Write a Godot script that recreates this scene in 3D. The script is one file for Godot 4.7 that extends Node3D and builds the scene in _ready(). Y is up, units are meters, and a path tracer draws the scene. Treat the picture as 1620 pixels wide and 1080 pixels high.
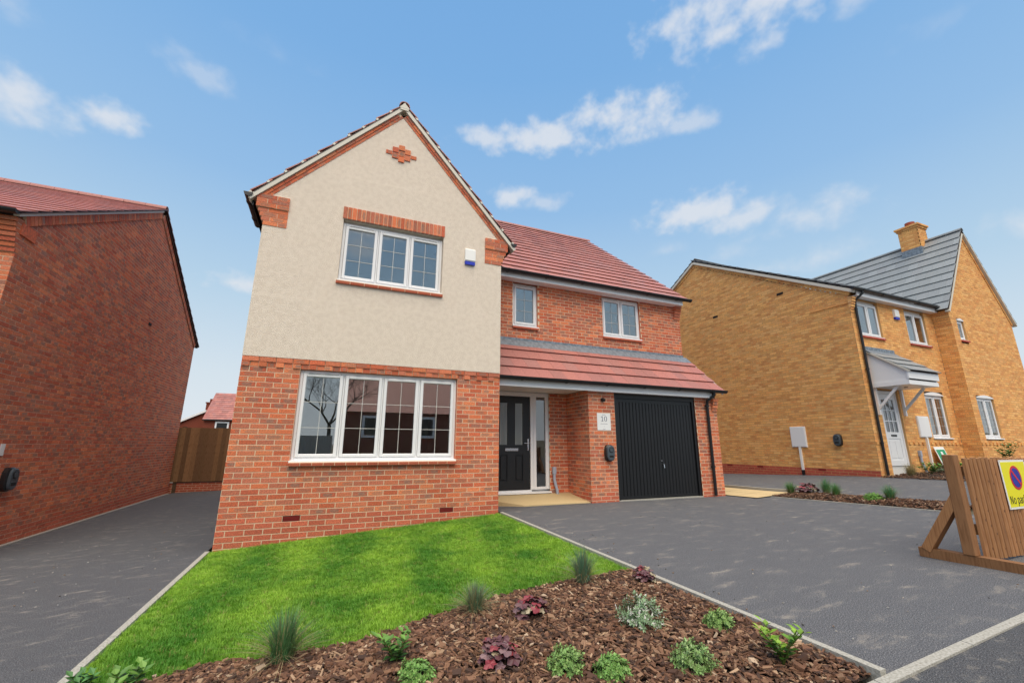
extends Node3D
# A cream and red brick detached house with a garage, its neighbours, drives, lawn and planted bed.

const EYE := Vector3(1.2577, 1.2151, 7.1846)
var rng := RandomNumberGenerator.new()
var M := {}
var taken := {}

# ---------------------------------------------------------------- mesh builder
class MB:
	var v := PackedVector3Array()
	var n := PackedVector3Array()
	var t := PackedVector2Array()
	var c := PackedColorArray()
	var i := PackedInt32Array()
	func tri(a: Vector3, b: Vector3, d: Vector3, col := Color.WHITE) -> void:
		var nn := (b - a).cross(d - a).normalized()
		var k := v.size()
		v.append(a); v.append(b); v.append(d)
		for q in 3:
			n.append(nn); t.append(Vector2.ZERO); c.append(col)
		i.append(k); i.append(k + 2); i.append(k + 1)
	func quad(a: Vector3, b: Vector3, d: Vector3, e: Vector3, r := Rect2(0, 0, 1, 1), col := Color.WHITE) -> void:
		var nn := (b - a).cross(e - a).normalized()
		var k := v.size()
		v.append(a); v.append(b); v.append(d); v.append(e)
		for q in 4:
			n.append(nn); c.append(col)
		t.append(Vector2(r.position.x, r.end.y)); t.append(r.end); t.append(Vector2(r.end.x, r.position.y)); t.append(r.position)
		i.append(k); i.append(k + 2); i.append(k + 1); i.append(k); i.append(k + 3); i.append(k + 2)
	# box with corner o and right-handed edges x, y, z
	func box(o: Vector3, x: Vector3, y: Vector3, z: Vector3, col := Color.WHITE, r := Rect2(0, 0, 1, 1)) -> void:
		quad(o + z, o + x + z, o + x + y + z, o + y + z, r, col)
		quad(o + x, o, o + y, o + x + y, r, col)
		quad(o, o + z, o + y + z, o + y, r, col)
		quad(o + x + z, o + x, o + x + y, o + x + y + z, r, col)
		quad(o + y + z, o + x + y + z, o + x + y, o + y, r, col)
		quad(o, o + x, o + x + z, o + z, r, col)
	func abox(a: Vector3, b: Vector3, col := Color.WHITE) -> void:
		var lo := Vector3(minf(a.x, b.x), minf(a.y, b.y), minf(a.z, b.z))
		var hi := Vector3(maxf(a.x, b.x), maxf(a.y, b.y), maxf(a.z, b.z))
		box(lo, Vector3(hi.x - lo.x, 0, 0), Vector3(0, hi.y - lo.y, 0), Vector3(0, 0, hi.z - lo.z), col)
	# chamfered box: edges cut by e
	func cbox(a: Vector3, b: Vector3, e: float, col := Color.WHITE) -> void:
		var lo := Vector3(minf(a.x, b.x), minf(a.y, b.y), minf(a.z, b.z))
		var hi := Vector3(maxf(a.x, b.x), maxf(a.y, b.y), maxf(a.z, b.z))
		hull_rings([lo.y, lo.y + e, hi.y - e, hi.y], func(k):
			var q: float = e if k == 0 or k == 3 else 0.0
			var x0: float = lo.x + q
			var x1: float = hi.x - q
			var z0: float = lo.z + q
			var z1: float = hi.z - q
			return [Vector2(x0 + e, z1), Vector2(x1 - e, z1), Vector2(x1, z1 - e), Vector2(x1, z0 + e), Vector2(x1 - e, z0), Vector2(x0 + e, z0), Vector2(x0, z0 + e), Vector2(x0, z1 - e)], col)
	func hull_rings(ys: Array, ring: Callable, col := Color.WHITE) -> void:
		var rings := []
		for k in ys.size():
			var pts := []
			for p in ring.call(k):
				pts.append(Vector3(p.x, ys[k], p.y))
			rings.append(pts)
		for k in rings.size() - 1:
			for m in rings[k].size():
				var m2: int = (m + 1) % rings[k].size()
				quad(rings[k][m], rings[k][m2], rings[k + 1][m2], rings[k + 1][m], Rect2(0, 0, 1, 1), col)
		for m in range(1, rings[0].size() - 1):
			tri(rings[0][0], rings[0][m + 1], rings[0][m], col)
			var top: Array = rings[rings.size() - 1]
			tri(top[0], top[m], top[m + 1], col)
	# bar of rectangular section from a to b; up gives the section's height direction
	func bar(a: Vector3, b: Vector3, w: float, h: float, up: Vector3, col := Color.WHITE) -> void:
		var d := (b - a).normalized()
		var s := d.cross(up).normalized()
		var u := s.cross(d).normalized()
		box(b - s * w / 2 - u * h / 2, s * w, u * h, a - b, col)
	# tube along points
	func tube(pts: Array, rad: float, sides := 10, col := Color.WHITE, rad_end := -1.0) -> void:
		var first := v.size()
		var side := Vector3.ZERO
		for k in pts.size():
			var d: Vector3
			if k == 0: d = pts[1] - pts[0]
			elif k == pts.size() - 1: d = pts[k] - pts[k - 1]
			else: d = (pts[k + 1] - pts[k]).normalized() + (pts[k] - pts[k - 1]).normalized()
			d = d.normalized()
			if k == 0:
				side = d.cross(Vector3(0.31, 0.9, 0.17)).normalized()
			side = (side - d * side.dot(d)).normalized()
			var o := d.cross(side)
			var rr: float = rad if rad_end < 0 else lerpf(rad, rad_end, float(k) / (pts.size() - 1))
			var base := v.size()
			for m in sides:
				var a := TAU * m / sides
				var w := side * cos(a) + o * sin(a)
				v.append(pts[k] + w * rr); n.append(w); t.append(Vector2(float(m) / sides, k)); c.append(col)
			if k > 0:
				for m in sides:
					var m2 := (m + 1) % sides
					var p0 := base - sides + m
					var p1 := base - sides + m2
					i.append_array([p0, base + m2, p1, p0, base + m, base + m2])
		# caps
		for e in 2:
			var b := first if e == 0 else first + sides * (pts.size() - 1)
			var nn: Vector3 = (pts[0] - pts[1]).normalized() if e == 0 else (pts[pts.size() - 1] - pts[pts.size() - 2]).normalized()
			var k0 := v.size()
			for m in sides:
				v.append(v[b + m]); n.append(nn); t.append(Vector2.ZERO); c.append(col)
			for m in range(1, sides - 1):
				if e == 0: i.append_array([k0, k0 + m, k0 + m + 1])
				else: i.append_array([k0, k0 + m + 1, k0 + m])
	func mesh() -> ArrayMesh:
		var a := []
		a.resize(Mesh.ARRAY_MAX)
		a[Mesh.ARRAY_VERTEX] = v; a[Mesh.ARRAY_NORMAL] = n; a[Mesh.ARRAY_TEX_UV] = t; a[Mesh.ARRAY_COLOR] = c; a[Mesh.ARRAY_INDEX] = i
		var m := ArrayMesh.new()
		if v.size(): m.add_surface_from_arrays(Mesh.PRIMITIVE_TRIANGLES, a)
		return m

func put(mb, called: String, mat: Material, parent: Node = self) -> MeshInstance3D:
	var o := MeshInstance3D.new()
	o.mesh = mb.mesh() if mb is MB else mb
	o.material_override = mat
	o.name = numbered(called) if parent == self else called
	parent.add_child(o, true)
	return o

func numbered(called: String) -> String:
	taken[called] = taken.get(called, -1) + 1
	return called if taken[called] == 0 else "%s_%03d" % [called, taken[called]]

func thing(called: String, label: String, category: String, at := Vector3.ZERO, group := "") -> Node3D:
	var o := Node3D.new()
	o.name = numbered(called)
	add_child(o)
	o.position = at
	tag(o, label, category, group)
	return o

func tag(o: Node, label: String, category: String, group := "", kind := "") -> void:
	if label: o.set_meta("label", label)
	if category: o.set_meta("category", category)
	if group: o.set_meta("group", group)
	if kind: o.set_meta("kind", kind)

func node(called: String, parent: Node) -> Node3D:
	var o := Node3D.new()
	o.name = called
	parent.add_child(o, true)
	return o

# ---------------------------------------------------------------- materials
func lin(r: float, g: float, b: float) -> Color:
	return Color(r, g, b).linear_to_srgb()

func noise(freq: float, oct := 4, sd := 1, kind := FastNoiseLite.TYPE_SIMPLEX_SMOOTH) -> FastNoiseLite:
	var f := FastNoiseLite.new()
	f.noise_type = kind; f.frequency = freq; f.fractal_octaves = oct; f.seed = sd
	f.fractal_type = FastNoiseLite.FRACTAL_FBM if oct > 1 else FastNoiseLite.FRACTAL_NONE
	return f

func ntex(f: FastNoiseLite, offs: Array, cols: Array, size := 512) -> NoiseTexture2D:
	var t := NoiseTexture2D.new()
	t.width = size; t.height = size; t.seamless = true; t.seamless_blend_skirt = 0.04; t.noise = f
	if cols:
		var g := Gradient.new()
		g.offsets = PackedFloat32Array(offs)
		var pc := PackedColorArray()
		for q in cols: pc.append(q)
		g.colors = pc
		t.color_ramp = g
	return t

func grey(f: FastNoiseLite, lo: float, hi: float, size := 512) -> NoiseTexture2D:
	return ntex(f, [0.15, 0.85], [Color(lo, lo, lo), Color(hi, hi, hi)], size)

func mat(called: String, col: Color, rough := 0.8, tex: Texture2D = null, tile := 1.0) -> StandardMaterial3D:
	var m := StandardMaterial3D.new()
	m.resource_name = called
	m.albedo_color = col
	m.roughness = rough
	if tex:
		m.albedo_texture = tex
		m.uv1_triplanar = true; m.uv1_world_triplanar = true
		m.uv1_scale = Vector3.ONE * tile
	M[called] = m
	return m

func relief(m: StandardMaterial3D, f: FastNoiseLite, cm: float, size := 512) -> void:
	m.heightmap_enabled = true
	m.heightmap_scale = cm
	m.heightmap_texture = ntex(f, [], [], size)

func brick_atlas(palette: Array, smudge: Color, how_many: float, last_rows: Array, sd: int) -> ImageTexture:
	var w := 1024
	var im := Image.create(w, 640, false, Image.FORMAT_RGB8)
	var r := RandomNumberGenerator.new()
	r.seed = sd
	var fine := noise(0.35, 2, sd)
	var mid := noise(0.07, 3, sd + 1)
	for cy in 16:
		for cx in 8:
			var base: Color = palette[r.randi() % palette.size()]
			if cy >= 14: base = last_rows[r.randi() % last_rows.size()]
			var k := r.randf_range(0.93, 1.06)
			var smudged := r.randf() < how_many and cy < 14
			var strength := r.randf_range(0.45, 0.85)
			var ex := r.randf_range(0.5, 0.9)
			var off := r.randf_range(-0.35, 0.35)
			for y in 40:
				for x in 128:
					var px := cx * 128 + x
					var py := cy * 40 + y
					var f := k * (1.0 + 0.16 * fine.get_noise_2d(px, py) + 0.22 * mid.get_noise_2d(px, py))
					var col := Color(base.r * f, base.g * f, base.b * f)
					if smudged:
						var dx := (x / 64.0 - 1.0 - off) / ex
						var dy := (y / 20.0 - 1.0) / 0.75
						var d := dx * dx * dx * dx + dy * dy + 0.5 * mid.get_noise_2d(px + 300, py)
						if d < 1.0: col = col.lerp(Color(smudge.r * f, smudge.g * f, smudge.b * f), strength * minf(1.0, (1.0 - d) * 2.2))
					im.set_pixel(px, py, col)
	return ImageTexture.create_from_image(im)

func make_materials() -> void:
	var m: StandardMaterial3D
	var red := brick_atlas([Color(0.82, 0.45, 0.30), Color(0.79, 0.41, 0.28), Color(0.85, 0.50, 0.34), Color(0.76, 0.39, 0.28), Color(0.81, 0.47, 0.34), Color(0.73, 0.43, 0.33)], Color(0.60, 0.46, 0.40), 0.45, [Color(0.78, 0.42, 0.31), Color(0.75, 0.39, 0.29)], 11)
	m = mat("red_brick", Color.WHITE, 0.88); m.albedo_texture = red
	var buff := brick_atlas([Color(0.92, 0.685, 0.41), Color(0.90, 0.655, 0.385), Color(0.93, 0.71, 0.45), Color(0.88, 0.625, 0.37), Color(0.91, 0.675, 0.42)], Color(0.82, 0.54, 0.32), 0.2, [Color(0.74, 0.35, 0.27), Color(0.70, 0.33, 0.26)], 23)
	m = mat("buff_brick", Color.WHITE, 0.88); m.albedo_texture = buff
	var grain := grey(noise(0.09, 4, 3), 0.72, 1.0)
	var sandy := ntex(noise(0.12, 4, 5), [0.2, 0.8], [Color(0.84, 0.82, 0.8), Color.WHITE])
	mat("pale_mortar", Color(0.94, 0.86, 0.74), 0.95, sandy, 2.0)
	mat("grey_mortar", Color(0.93, 0.83, 0.72), 0.95, sandy, 2.0)
	mat("buff_mortar", Color(0.84, 0.66, 0.45), 0.95, sandy, 2.0)
	mat("plain_brick_wall", Color(0.55, 0.27, 0.19), 0.9, grain, 1.5)
	m = mat("render", Color(0.94, 0.885, 0.82), 0.92, ntex(noise(0.02, 5, 8), [0.2, 0.5, 0.8], [Color(0.965, 0.96, 0.955), Color(0.985, 0.983, 0.98), Color.WHITE], 1024), 0.43)
	relief(m, noise(0.085, 3, 9), 0.9, 2048)
	mat("upvc", Color(0.925, 0.925, 0.93), 0.32)
	mat("white_panel", Color(0.90, 0.89, 0.87), 0.5)
	mat("black_plastic", lin(0.012, 0.013, 0.015), 0.35)
	m = mat("black_door", lin(0.008, 0.009, 0.011), 0.42); relief(m, noise(0.05, 3, 14), 0.05); m.uv1_triplanar = true; m.uv1_scale = Vector3(9, 1.2, 9)
	mat("garage_black", lin(0.007, 0.0075, 0.009), 0.42)
	mat("chrome", Color(0.82, 0.82, 0.84), 0.18).metallic = 1.0
	m = mat("glass", Color(0.93, 0.97, 0.97, 0.0), 0.0); m.refraction_enabled = true; m.refraction_scale = 0.16
	m = mat("obscure_glass", Color(0.75, 0.78, 0.78, 0.35), 0.12); m.transparency = BaseMaterial3D.TRANSPARENCY_ALPHA; m.metallic_specular = 0.5
	mat("room_wall", Color(0.90, 0.89, 0.87), 0.9)
	mat("room_floor", Color(0.42, 0.34, 0.27), 0.8)
	mat("lead_strip", Color(0.78, 0.78, 0.76), 0.35)
	m = mat("lead", Color(0.56, 0.60, 0.64), 0.5, ntex(noise(0.02, 4, 17), [0.3, 0.55, 0.75], [Color(0.8, 0.8, 0.8), Color(0.92, 0.92, 0.92), Color(1.0, 1.0, 1.0)]), 1.0); m.metallic = 0.35
	m = mat("red_tile", Color.WHITE, 0.52, grey(noise(0.03, 5, 19), 0.84, 1.0), 1.6); m.vertex_color_use_as_albedo = true
	m = mat("slate_tile", Color.WHITE, 0.55, grey(noise(0.03, 5, 21), 0.84, 1.0), 1.6); m.vertex_color_use_as_albedo = true
	mat("verge", Color(0.83, 0.81, 0.76), 0.6)
	mat("brown_verge", Color(0.36, 0.25, 0.19), 0.7, grain, 1.0)
	mat("pot", Color(0.70, 0.33, 0.22), 0.8, grain, 2.0)
	# asphalt: fine aggregate, with dusty tracked mud over it
	var rough := noise(0.11, 4, 31)
	rough.fractal_gain = 0.85
	var speck := ntex(rough, [0.12, 0.48, 0.66, 0.86], [Color(0.14, 0.143, 0.152), Color(0.318, 0.324, 0.344), Color(0.45, 0.455, 0.472), Color(0.76, 0.755, 0.75)], 1024)
	var warp := noise(0.013, 6, 37)
	warp.fractal_gain = 0.62; warp.domain_warp_enabled = true; warp.domain_warp_amplitude = 40.0; warp.domain_warp_frequency = 0.02
	var mud := ntex(warp, [0.5, 0.64, 0.74, 0.9], [Color(0.56, 0.55, 0.53, 0.0), Color(0.56, 0.55, 0.53, 0.05), Color(0.63, 0.60, 0.56, 0.11), Color(0.70, 0.66, 0.60, 0.42)], 1024)
	for k in [["asphalt", 0.97, Vector3(0.14, 0.2, 0.33)], ["asphalt_left", 0.87, Vector3(0.19, 0.2, 0.4)], ["road_asphalt", 0.85, Vector3(0.5, 0.5, 0.5)]]:
		m = mat(k[0], Color(k[1], k[1], k[1]), 0.86, speck, 0.85)
		m.detail_enabled = true; m.detail_albedo = mud; m.detail_uv_layer = BaseMaterial3D.DETAIL_UV_2
		m.uv2_triplanar = true; m.uv2_world_triplanar = true; m.uv2_scale = k[2]
		m.heightmap_enabled = true; m.heightmap_texture = ntex(noise(0.25, 3, 33), [], []); m.heightmap_scale = 0.2 if k[0] != "road_asphalt" else 0.9
	mat("concrete", Color(0.70, 0.69, 0.66), 0.9, ntex(noise(0.05, 5, 41), [0.2, 0.5, 0.8], [Color(0.80, 0.79, 0.77), Color(0.93, 0.93, 0.92), Color.WHITE]), 2.0)
	mat("cream_paving", Color(0.84, 0.75, 0.57), 0.9, ntex(noise(0.06, 5, 43), [0.2, 0.5, 0.8], [Color(0.86, 0.84, 0.80), Color(0.95, 0.94, 0.93), Color.WHITE]), 1.6)
	mat("earth", Color(0.40, 0.37, 0.29), 1.0, grain, 0.4)
	m = mat("soil", Color(0.27, 0.20, 0.15), 1.0, grain, 3.0); relief(m, noise(0.06, 4, 47), 4.0)
	mat("turf", Color(0.36, 0.50, 0.14), 1.0, grey(noise(0.05, 4, 49), 0.6, 1.0), 1.5)
	m = mat("blade", Color.WHITE, 0.6); m.vertex_color_use_as_albedo = true; m.backlight_enabled = true; m.backlight = Color(0.45, 0.55, 0.2)
	m = mat("leaf", Color.WHITE, 0.5); m.vertex_color_use_as_albedo = true; m.backlight_enabled = true; m.backlight = Color(0.35, 0.42, 0.25)
	m = mat("bark_chip", Color.WHITE, 0.9, grey(noise(0.16, 3, 51), 0.7, 1.0), 5.0); m.vertex_color_use_as_albedo = true
	var woodt := ntex(noise(0.02, 5, 53), [0.15, 0.45, 0.6, 0.85], [Color(0.82, 0.77, 0.72), Color(0.94, 0.92, 0.9), Color(0.98, 0.97, 0.96), Color(0.88, 0.85, 0.82)])
	m = mat("barrier_wood", Color.WHITE, 0.75, woodt, 1.0); m.vertex_color_use_as_albedo = true; m.uv1_scale = Vector3(5, 0.3, 5)
	m = mat("fence_wood", Color.WHITE, 0.85, woodt, 1.0); m.vertex_color_use_as_albedo = true; m.uv1_scale = Vector3(4, 0.5, 4)
	mat("sign_yellow", Color(0.93, 0.90, 0.08), 0.4)
	mat("sign_white", Color(0.93, 0.93, 0.92), 0.4)
	mat("sign_red", Color(0.80, 0.13, 0.20), 0.4)
	mat("sign_blue", Color(0.13, 0.18, 0.62), 0.4)
	mat("sign_black", Color(0.06, 0.06, 0.06), 0.5)
	mat("sign_green", Color(0.05, 0.58, 0.38), 0.4)
	mat("ink", Color(0.33, 0.36, 0.45), 0.6)
	mat("alarm_blue", Color(0.08, 0.18, 0.72), 0.4)
	mat("charger_grey", Color(0.27, 0.31, 0.34), 0.4)
	mat("pipe_grey", Color(0.66, 0.70, 0.77), 0.5)
	mat("air_brick", Color(0.52, 0.14, 0.12), 0.85)
	mat("dark_hole", lin(0.01, 0.01, 0.01), 0.9)
	mat("tree_bark", Color(0.26, 0.22, 0.18), 0.95)

# ---------------------------------------------------------------- ground heights
const GX := [-60.0, -12.0, -3.4, 0.0, 4.1, 6.2, 9.75, 10.2, 15.0, 24.0, 80.0]
const GZ := [-80.0, -12.0, -0.4, 5.5, 12.0, 100.0]
const GH := [[-1.0, -0.5, -0.4, -0.3, -0.1, 0.0, 0.05, 0.0, -0.1, 0.2, 1.0], [-1.0, -0.5, -0.4, -0.3, -0.1, 0.0, 0.05, 0.0, -0.1, 0.2, 1.0], [-3.0, -0.75, -0.4, -0.18, 0.085, 0.11, 0.105, 0.13, 0.42, 0.75, 3.0], [-3.0, -0.8, -0.39, -0.18, 0.03, 0.14, 0.28, 0.3, 0.52, 1.0, 3.0], [-3.0, -0.8, -0.39, -0.18, 0.03, 0.14, 0.28, 0.3, 0.52, 1.0, 3.0], [-3.0, -0.8, -0.39, -0.18, 0.03, 0.14, 0.28, 0.3, 0.52, 1.0, 3.0]]
func h(x: float, z: float) -> float:
	var a := 0
	while a < GX.size() - 2 and x > GX[a + 1]: a += 1
	var b := 0
	while b < GZ.size() - 2 and z > GZ[b + 1]: b += 1
	var s: float = (x - GX[a]) / (GX[a + 1] - GX[a])
	var t: float = (z - GZ[b]) / (GZ[b + 1] - GZ[b])
	return lerpf(lerpf(GH[b][a], GH[b][a + 1], s), lerpf(GH[b + 1][a], GH[b + 1][a + 1], s), t)

func patch(called: String, xs: Array, zs: Array, up: float, m: Material, wavy := 0.0) -> MeshInstance3D:
	var mb := MB.new()
	var f := noise(0.5, 2, 7)
	for a in xs.size() - 1:
		for b in zs.size() - 1:
			var p := []
			for q in [[a, b + 1], [a + 1, b + 1], [a + 1, b], [a, b]]:
				var x: float = xs[q[0]]
				var z: float = zs[q[1]]
				p.append(Vector3(x, h(x, z) + up + wavy * f.get_noise_2d(x, z), z))
			mb.quad(p[0], p[1], p[2], p[3])
	var o := put(mb, called, m)
	tag(o, "", "", "", "structure")
	return o

func steps(a: float, b: float, d: float, extra := []) -> Array:
	var out := []
	var k := int(ceil((b - a) / d))
	for q in k + 1: out.append(lerpf(a, b, float(q) / k))
	for e in extra:
		if e > a + 0.001 and e < b - 0.001 and not out.has(e): out.append(e)
	out.sort()
	return out

# ---------------------------------------------------------------- brickwork
# wall frame: origin o (v = world height), n outward, u to the right seen from outside
var brick_cache := {}
class Wall:
	var o: Vector3
	var u: Vector3
	var n: Vector3
	func at(a: float, y: float, d := 0.0) -> Vector3:
		return Vector3(o.x, y, o.z) + u * a + n * d

func frame(o: Vector3, n: Vector3) -> Wall:
	var w := Wall.new()
	w.o = o; w.n = n; w.u = Vector3.UP.cross(n)
	return w

func cell(plain: bool) -> Rect2:
	var cx := rng.randi() % 8
	var cy := rng.randi() % 14 if not plain else 14 + rng.randi() % 2
	return Rect2((cx * 128 + 2) / 1024.0, (cy * 40 + 2) / 640.0, 124 / 1024.0, 36 / 640.0)

func brick_face(mb: MB, w: Wall, a0: float, a1: float, y0: float, y1: float, d: float, back: float, r: Rect2) -> void:
	if a1 - a0 < 0.17: r.size.x *= 0.5
	var p := [w.at(a0, y0, d), w.at(a1, y0, d), w.at(a1, y1, d), w.at(a0, y1, d)]
	var q := [w.at(a0, y0, back), w.at(a1, y0, back), w.at(a1, y1, back), w.at(a0, y1, back)]
	mb.quad(p[0], p[1], p[2], p[3], r)
	var e := Rect2(r.position + r.size * 0.1, r.size * 0.1)
	mb.quad(q[0], q[1], p[1], p[0], e); mb.quad(p[1], q[1], q[2], p[2], e); mb.quad(p[3], p[2], q[2], q[3], e); mb.quad(q[0], p[0], p[3], q[3], e)

# cuts: [a0, y0, a1, y1] left free; top: function of a giving the wall's upper limit. Returns brick records.
func brickwork(w: Wall, length: float, y0: float, rows: int, cuts: Array, top, plain_below: float, shift := 0) -> Dictionary:
	var bricks := []
	var strips := []
	for k in rows:
		var ya := y0 + k * 0.075
		var yb := ya + 0.075
		var lo := 0.0
		var hi := length
		if top != null:
			# keep the span where the roof line clears the course's top
			while lo < length and top.call(lo) < yb: lo += 0.02
			while hi > lo and top.call(hi) < yb: hi -= 0.02
			if hi - lo < 0.1: continue
		var spans := [[lo, hi]]
		for c in cuts:
			if c[1] < yb - 0.01 and c[3] > ya + 0.01:
				var nx := []
				for s in spans:
					if c[2] <= s[0] or c[0] >= s[1]: nx.append(s); continue
					if c[0] - s[0] > 0.02: nx.append([s[0], c[0]])
					if s[1] - c[2] > 0.02: nx.append([c[2], s[1]])
				spans = nx
		for s in spans:
			strips.append([s[0], s[1], ya, yb])
			var e := -0.1125 if (k + shift) % 2 else 0.0
			var a := floorf((s[0] - e) / 0.225) * 0.225 + e
			while a < s[1] - 0.02:
				var b0 := maxf(a + 0.006, s[0] + (0.0 if absf(s[0] - lo) < 0.001 else 0.005))
				var b1 := minf(a + 0.219, s[1] - (0.0 if absf(s[1] - hi) < 0.001 else 0.005))
				if b1 - b0 > 0.03: bricks.append([b0, b1, ya + 0.006, yb - 0.006, ya < plain_below - 0.01])
				a += 0.225
	return {"bricks": bricks, "strips": strips, "wall": w}

func mortar(parts: Array, called: String, m: Material, house: Node3D) -> MeshInstance3D:
	var mb := MB.new()
	for bw in parts:
		var w: Wall = bw.wall
		for s in bw.strips:
			mb.quad(w.at(s[0], s[2], -0.0035), w.at(s[1], s[2], -0.0035), w.at(s[1], s[3], -0.0035), w.at(s[0], s[3], -0.0035))
	return put(mb, called, m, house)

func seen_size(w: Wall, b: Array) -> float:
	var p := w.at((b[0] + b[1]) / 2, (b[2] + b[3]) / 2)
	var d := EYE - p
	return maxf(0.0, d.normalized().dot(w.n)) * 0.6 / d.length() + 0.4 / d.length()

# singles: up to `most` whole and half bricks, largest to the eye, become parts; the rest one mesh
func lay(groups: Array, m: Material, most: int) -> void:
	var all := []
	for g in groups:
		for bw in g.works:
			for b in bw.bricks:
				var len: float = b[1] - b[0]
				var ok: bool = absf(len - 0.213) < 0.004 or absf(len - 0.1065) < 0.003 or absf(len - 0.101) < 0.003
				all.append([seen_size(bw.wall, b) if ok and g.get("single", true) else 0.0, g, bw, b])
	all.sort_custom(func(a, b): return a[0] > b[0])
	var rest := {}
	for k in all.size():
		var e: Array = all[k]
		var w: Wall = e[2].wall
		var b: Array = e[3]
		var d := rng.randf_range(-0.0012, 0.0012)
		if k < most and e[0] > 0.0:
			var len: float = snappedf(b[1] - b[0], 0.0005)
			var key := "%s %.4f %s %d" % [m.resource_name, len, b[4], rng.randi() % 20]
			if not brick_cache.has(key):
				var mb := MB.new()
				brick_face(mb, frame(Vector3.ZERO, Vector3.BACK), -len / 2, len / 2, -0.0315, 0.0315, 0.0, -0.02, cell(b[4]))
				brick_cache[key] = mb.mesh()
			var o := put(brick_cache[key], "brick", m, e[1].parent)
			o.transform = Transform3D(Basis(w.u, Vector3.UP, w.n), w.at((b[0] + b[1]) / 2, (b[2] + b[3]) / 2, d))
		else:
			if not rest.has(e[1].parent): rest[e[1].parent] = MB.new()
			brick_face(rest[e[1].parent], w, b[0], b[1], b[2], b[3], d, -0.02, cell(b[4]))
	for p in rest:
		var o := put(rest[p], "brickwork", m, p)
		tag(o, "", "", "", "stuff")

# a row of loose bricks standing or lying along a line: each box from a, step d
func brick_row(parent: Node3D, a: Vector3, d: Vector3, tall: Vector3, deep: Vector3, count: int, gap: float, m: Material, called := "brick", plain := false) -> void:
	for k in count:
		var mb := MB.new()
		mb.box(a + d * (k + gap / 2), d * (1.0 - gap), tall, deep, Color.WHITE, cell(plain))
		put(mb, called, m, parent)

# ---------------------------------------------------------------- roofs
# slope: a = eave corner (left seen from outside), along = eave direction, up = direction up the slope, both unit
func roof_slope(parent: Node3D, a: Vector3, along: Vector3, up: Vector3, wide: float, rows: int, gauge: float, m: Material, tones: Array, singles: bool, tile_w := 0.3, skip = null, gap := 0.012) -> void:
	var nrm := along.cross(up).normalized()
	var deck := MB.new()
	var len := rows * gauge
	deck.box(a - nrm * 0.022, along * wide, up * len, nrm * 0.01, Color(0.05, 0.03, 0.03))
	put(deck, "roof_deck", m, parent)
	var rest := MB.new()
	var cols := int(ceil(wide / tile_w)) + 1
	for r in rows:
		for q in cols:
			var x0 := (q - (0.5 if r % 2 else 0.0)) * tile_w
			var x1 := minf(x0 + tile_w, wide)
			x0 = maxf(x0, 0.0)
			if x1 - x0 < 0.03: continue
			var p := a + along * (x0 + 0.0015) + up * (r * gauge - 0.02)
			if skip != null and skip.call(p): continue
			var l := gauge + 0.05
			var tilt := (up * l - nrm * (0.022 + gap)).normalized() * l
			var col: Color = tones[rng.randi() % tones.size()]
			var f := rng.randf_range(0.92, 1.08)
			col = Color(col.r * f, col.g * f, col.b * f)
			var lift := nrm * (0.012 + gap + rng.randf_range(0.0, 0.0025))
			if singles:
				var key := "tile %s %.3f %.3f %d %s %s" % [m.resource_name, x1 - x0, gauge, rng.randi() % 6, along.snappedf(0.01), up.snappedf(0.01)]
				if not brick_cache.has(key):
					var mb := MB.new()
					mb.box(Vector3.ZERO, along * (x1 - x0 - 0.003), tilt, nrm * 0.017, col)
					brick_cache[key] = mb.mesh()
				put(brick_cache[key], "roof_tile", m, parent).position = p + lift
			else:
				rest.box(p + lift, along * (x1 - x0 - 0.003), tilt, nrm * 0.017, col)
	if rest.v.size():
		tag(put(rest, "tiling", m, parent), "", "", "", "stuff")

func ridge_tiles(parent: Node3D, a: Vector3, b: Vector3, m: Material, col: Color, rad := 0.12) -> void:
	var n := maxi(1, int(round(a.distance_to(b) / 0.45)))
	var d := (b - a) / n
	var side := d.normalized().cross(Vector3.UP)
	for k in n:
		var mb := MB.new()
		var p := a + d * k
		var f := rng.randf_range(0.93, 1.07)
		var cc := Color(col.r * f, col.g * f, col.b * f)
		for e in 8:
			var a0 := PI * e / 8.0
			var a1 := PI * (e + 1) / 8.0
			for layer in 2:
				var r0 := rad - layer * 0.016
				var w0 := side * cos(a0) * r0 + Vector3.UP * (sin(a0) * r0 - 0.03)
				var w1 := side * cos(a1) * r0 + Vector3.UP * (sin(a1) * r0 - 0.03)
				if layer == 0: mb.quad(p + w1, p + w0, p + w0 + d * 0.985, p + w1 + d * 0.985, Rect2(0, 0, 1, 1), cc)
				else: mb.quad(p + w0, p + w1, p + w1 + d * 0.985, p + w0 + d * 0.985, Rect2(0, 0, 1, 1), cc)
			var i0 := side * cos(a0) + Vector3.UP * sin(a0)
			var i1 := side * cos(a1) + Vector3.UP * sin(a1)
			var dn := Vector3.UP * -0.03
			mb.quad(p + i0 * rad + dn, p + i1 * rad + dn, p + i1 * (rad - 0.016) + dn, p + i0 * (rad - 0.016) + dn, Rect2(0, 0, 1, 1), cc)
			mb.quad(p + d * 0.985 + i1 * rad + dn, p + d * 0.985 + i0 * rad + dn, p + d * 0.985 + i0 * (rad - 0.016) + dn, p + d * 0.985 + i1 * (rad - 0.016) + dn, Rect2(0, 0, 1, 1), cc)
		put(mb, "ridge_tile", m, parent)

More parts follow.
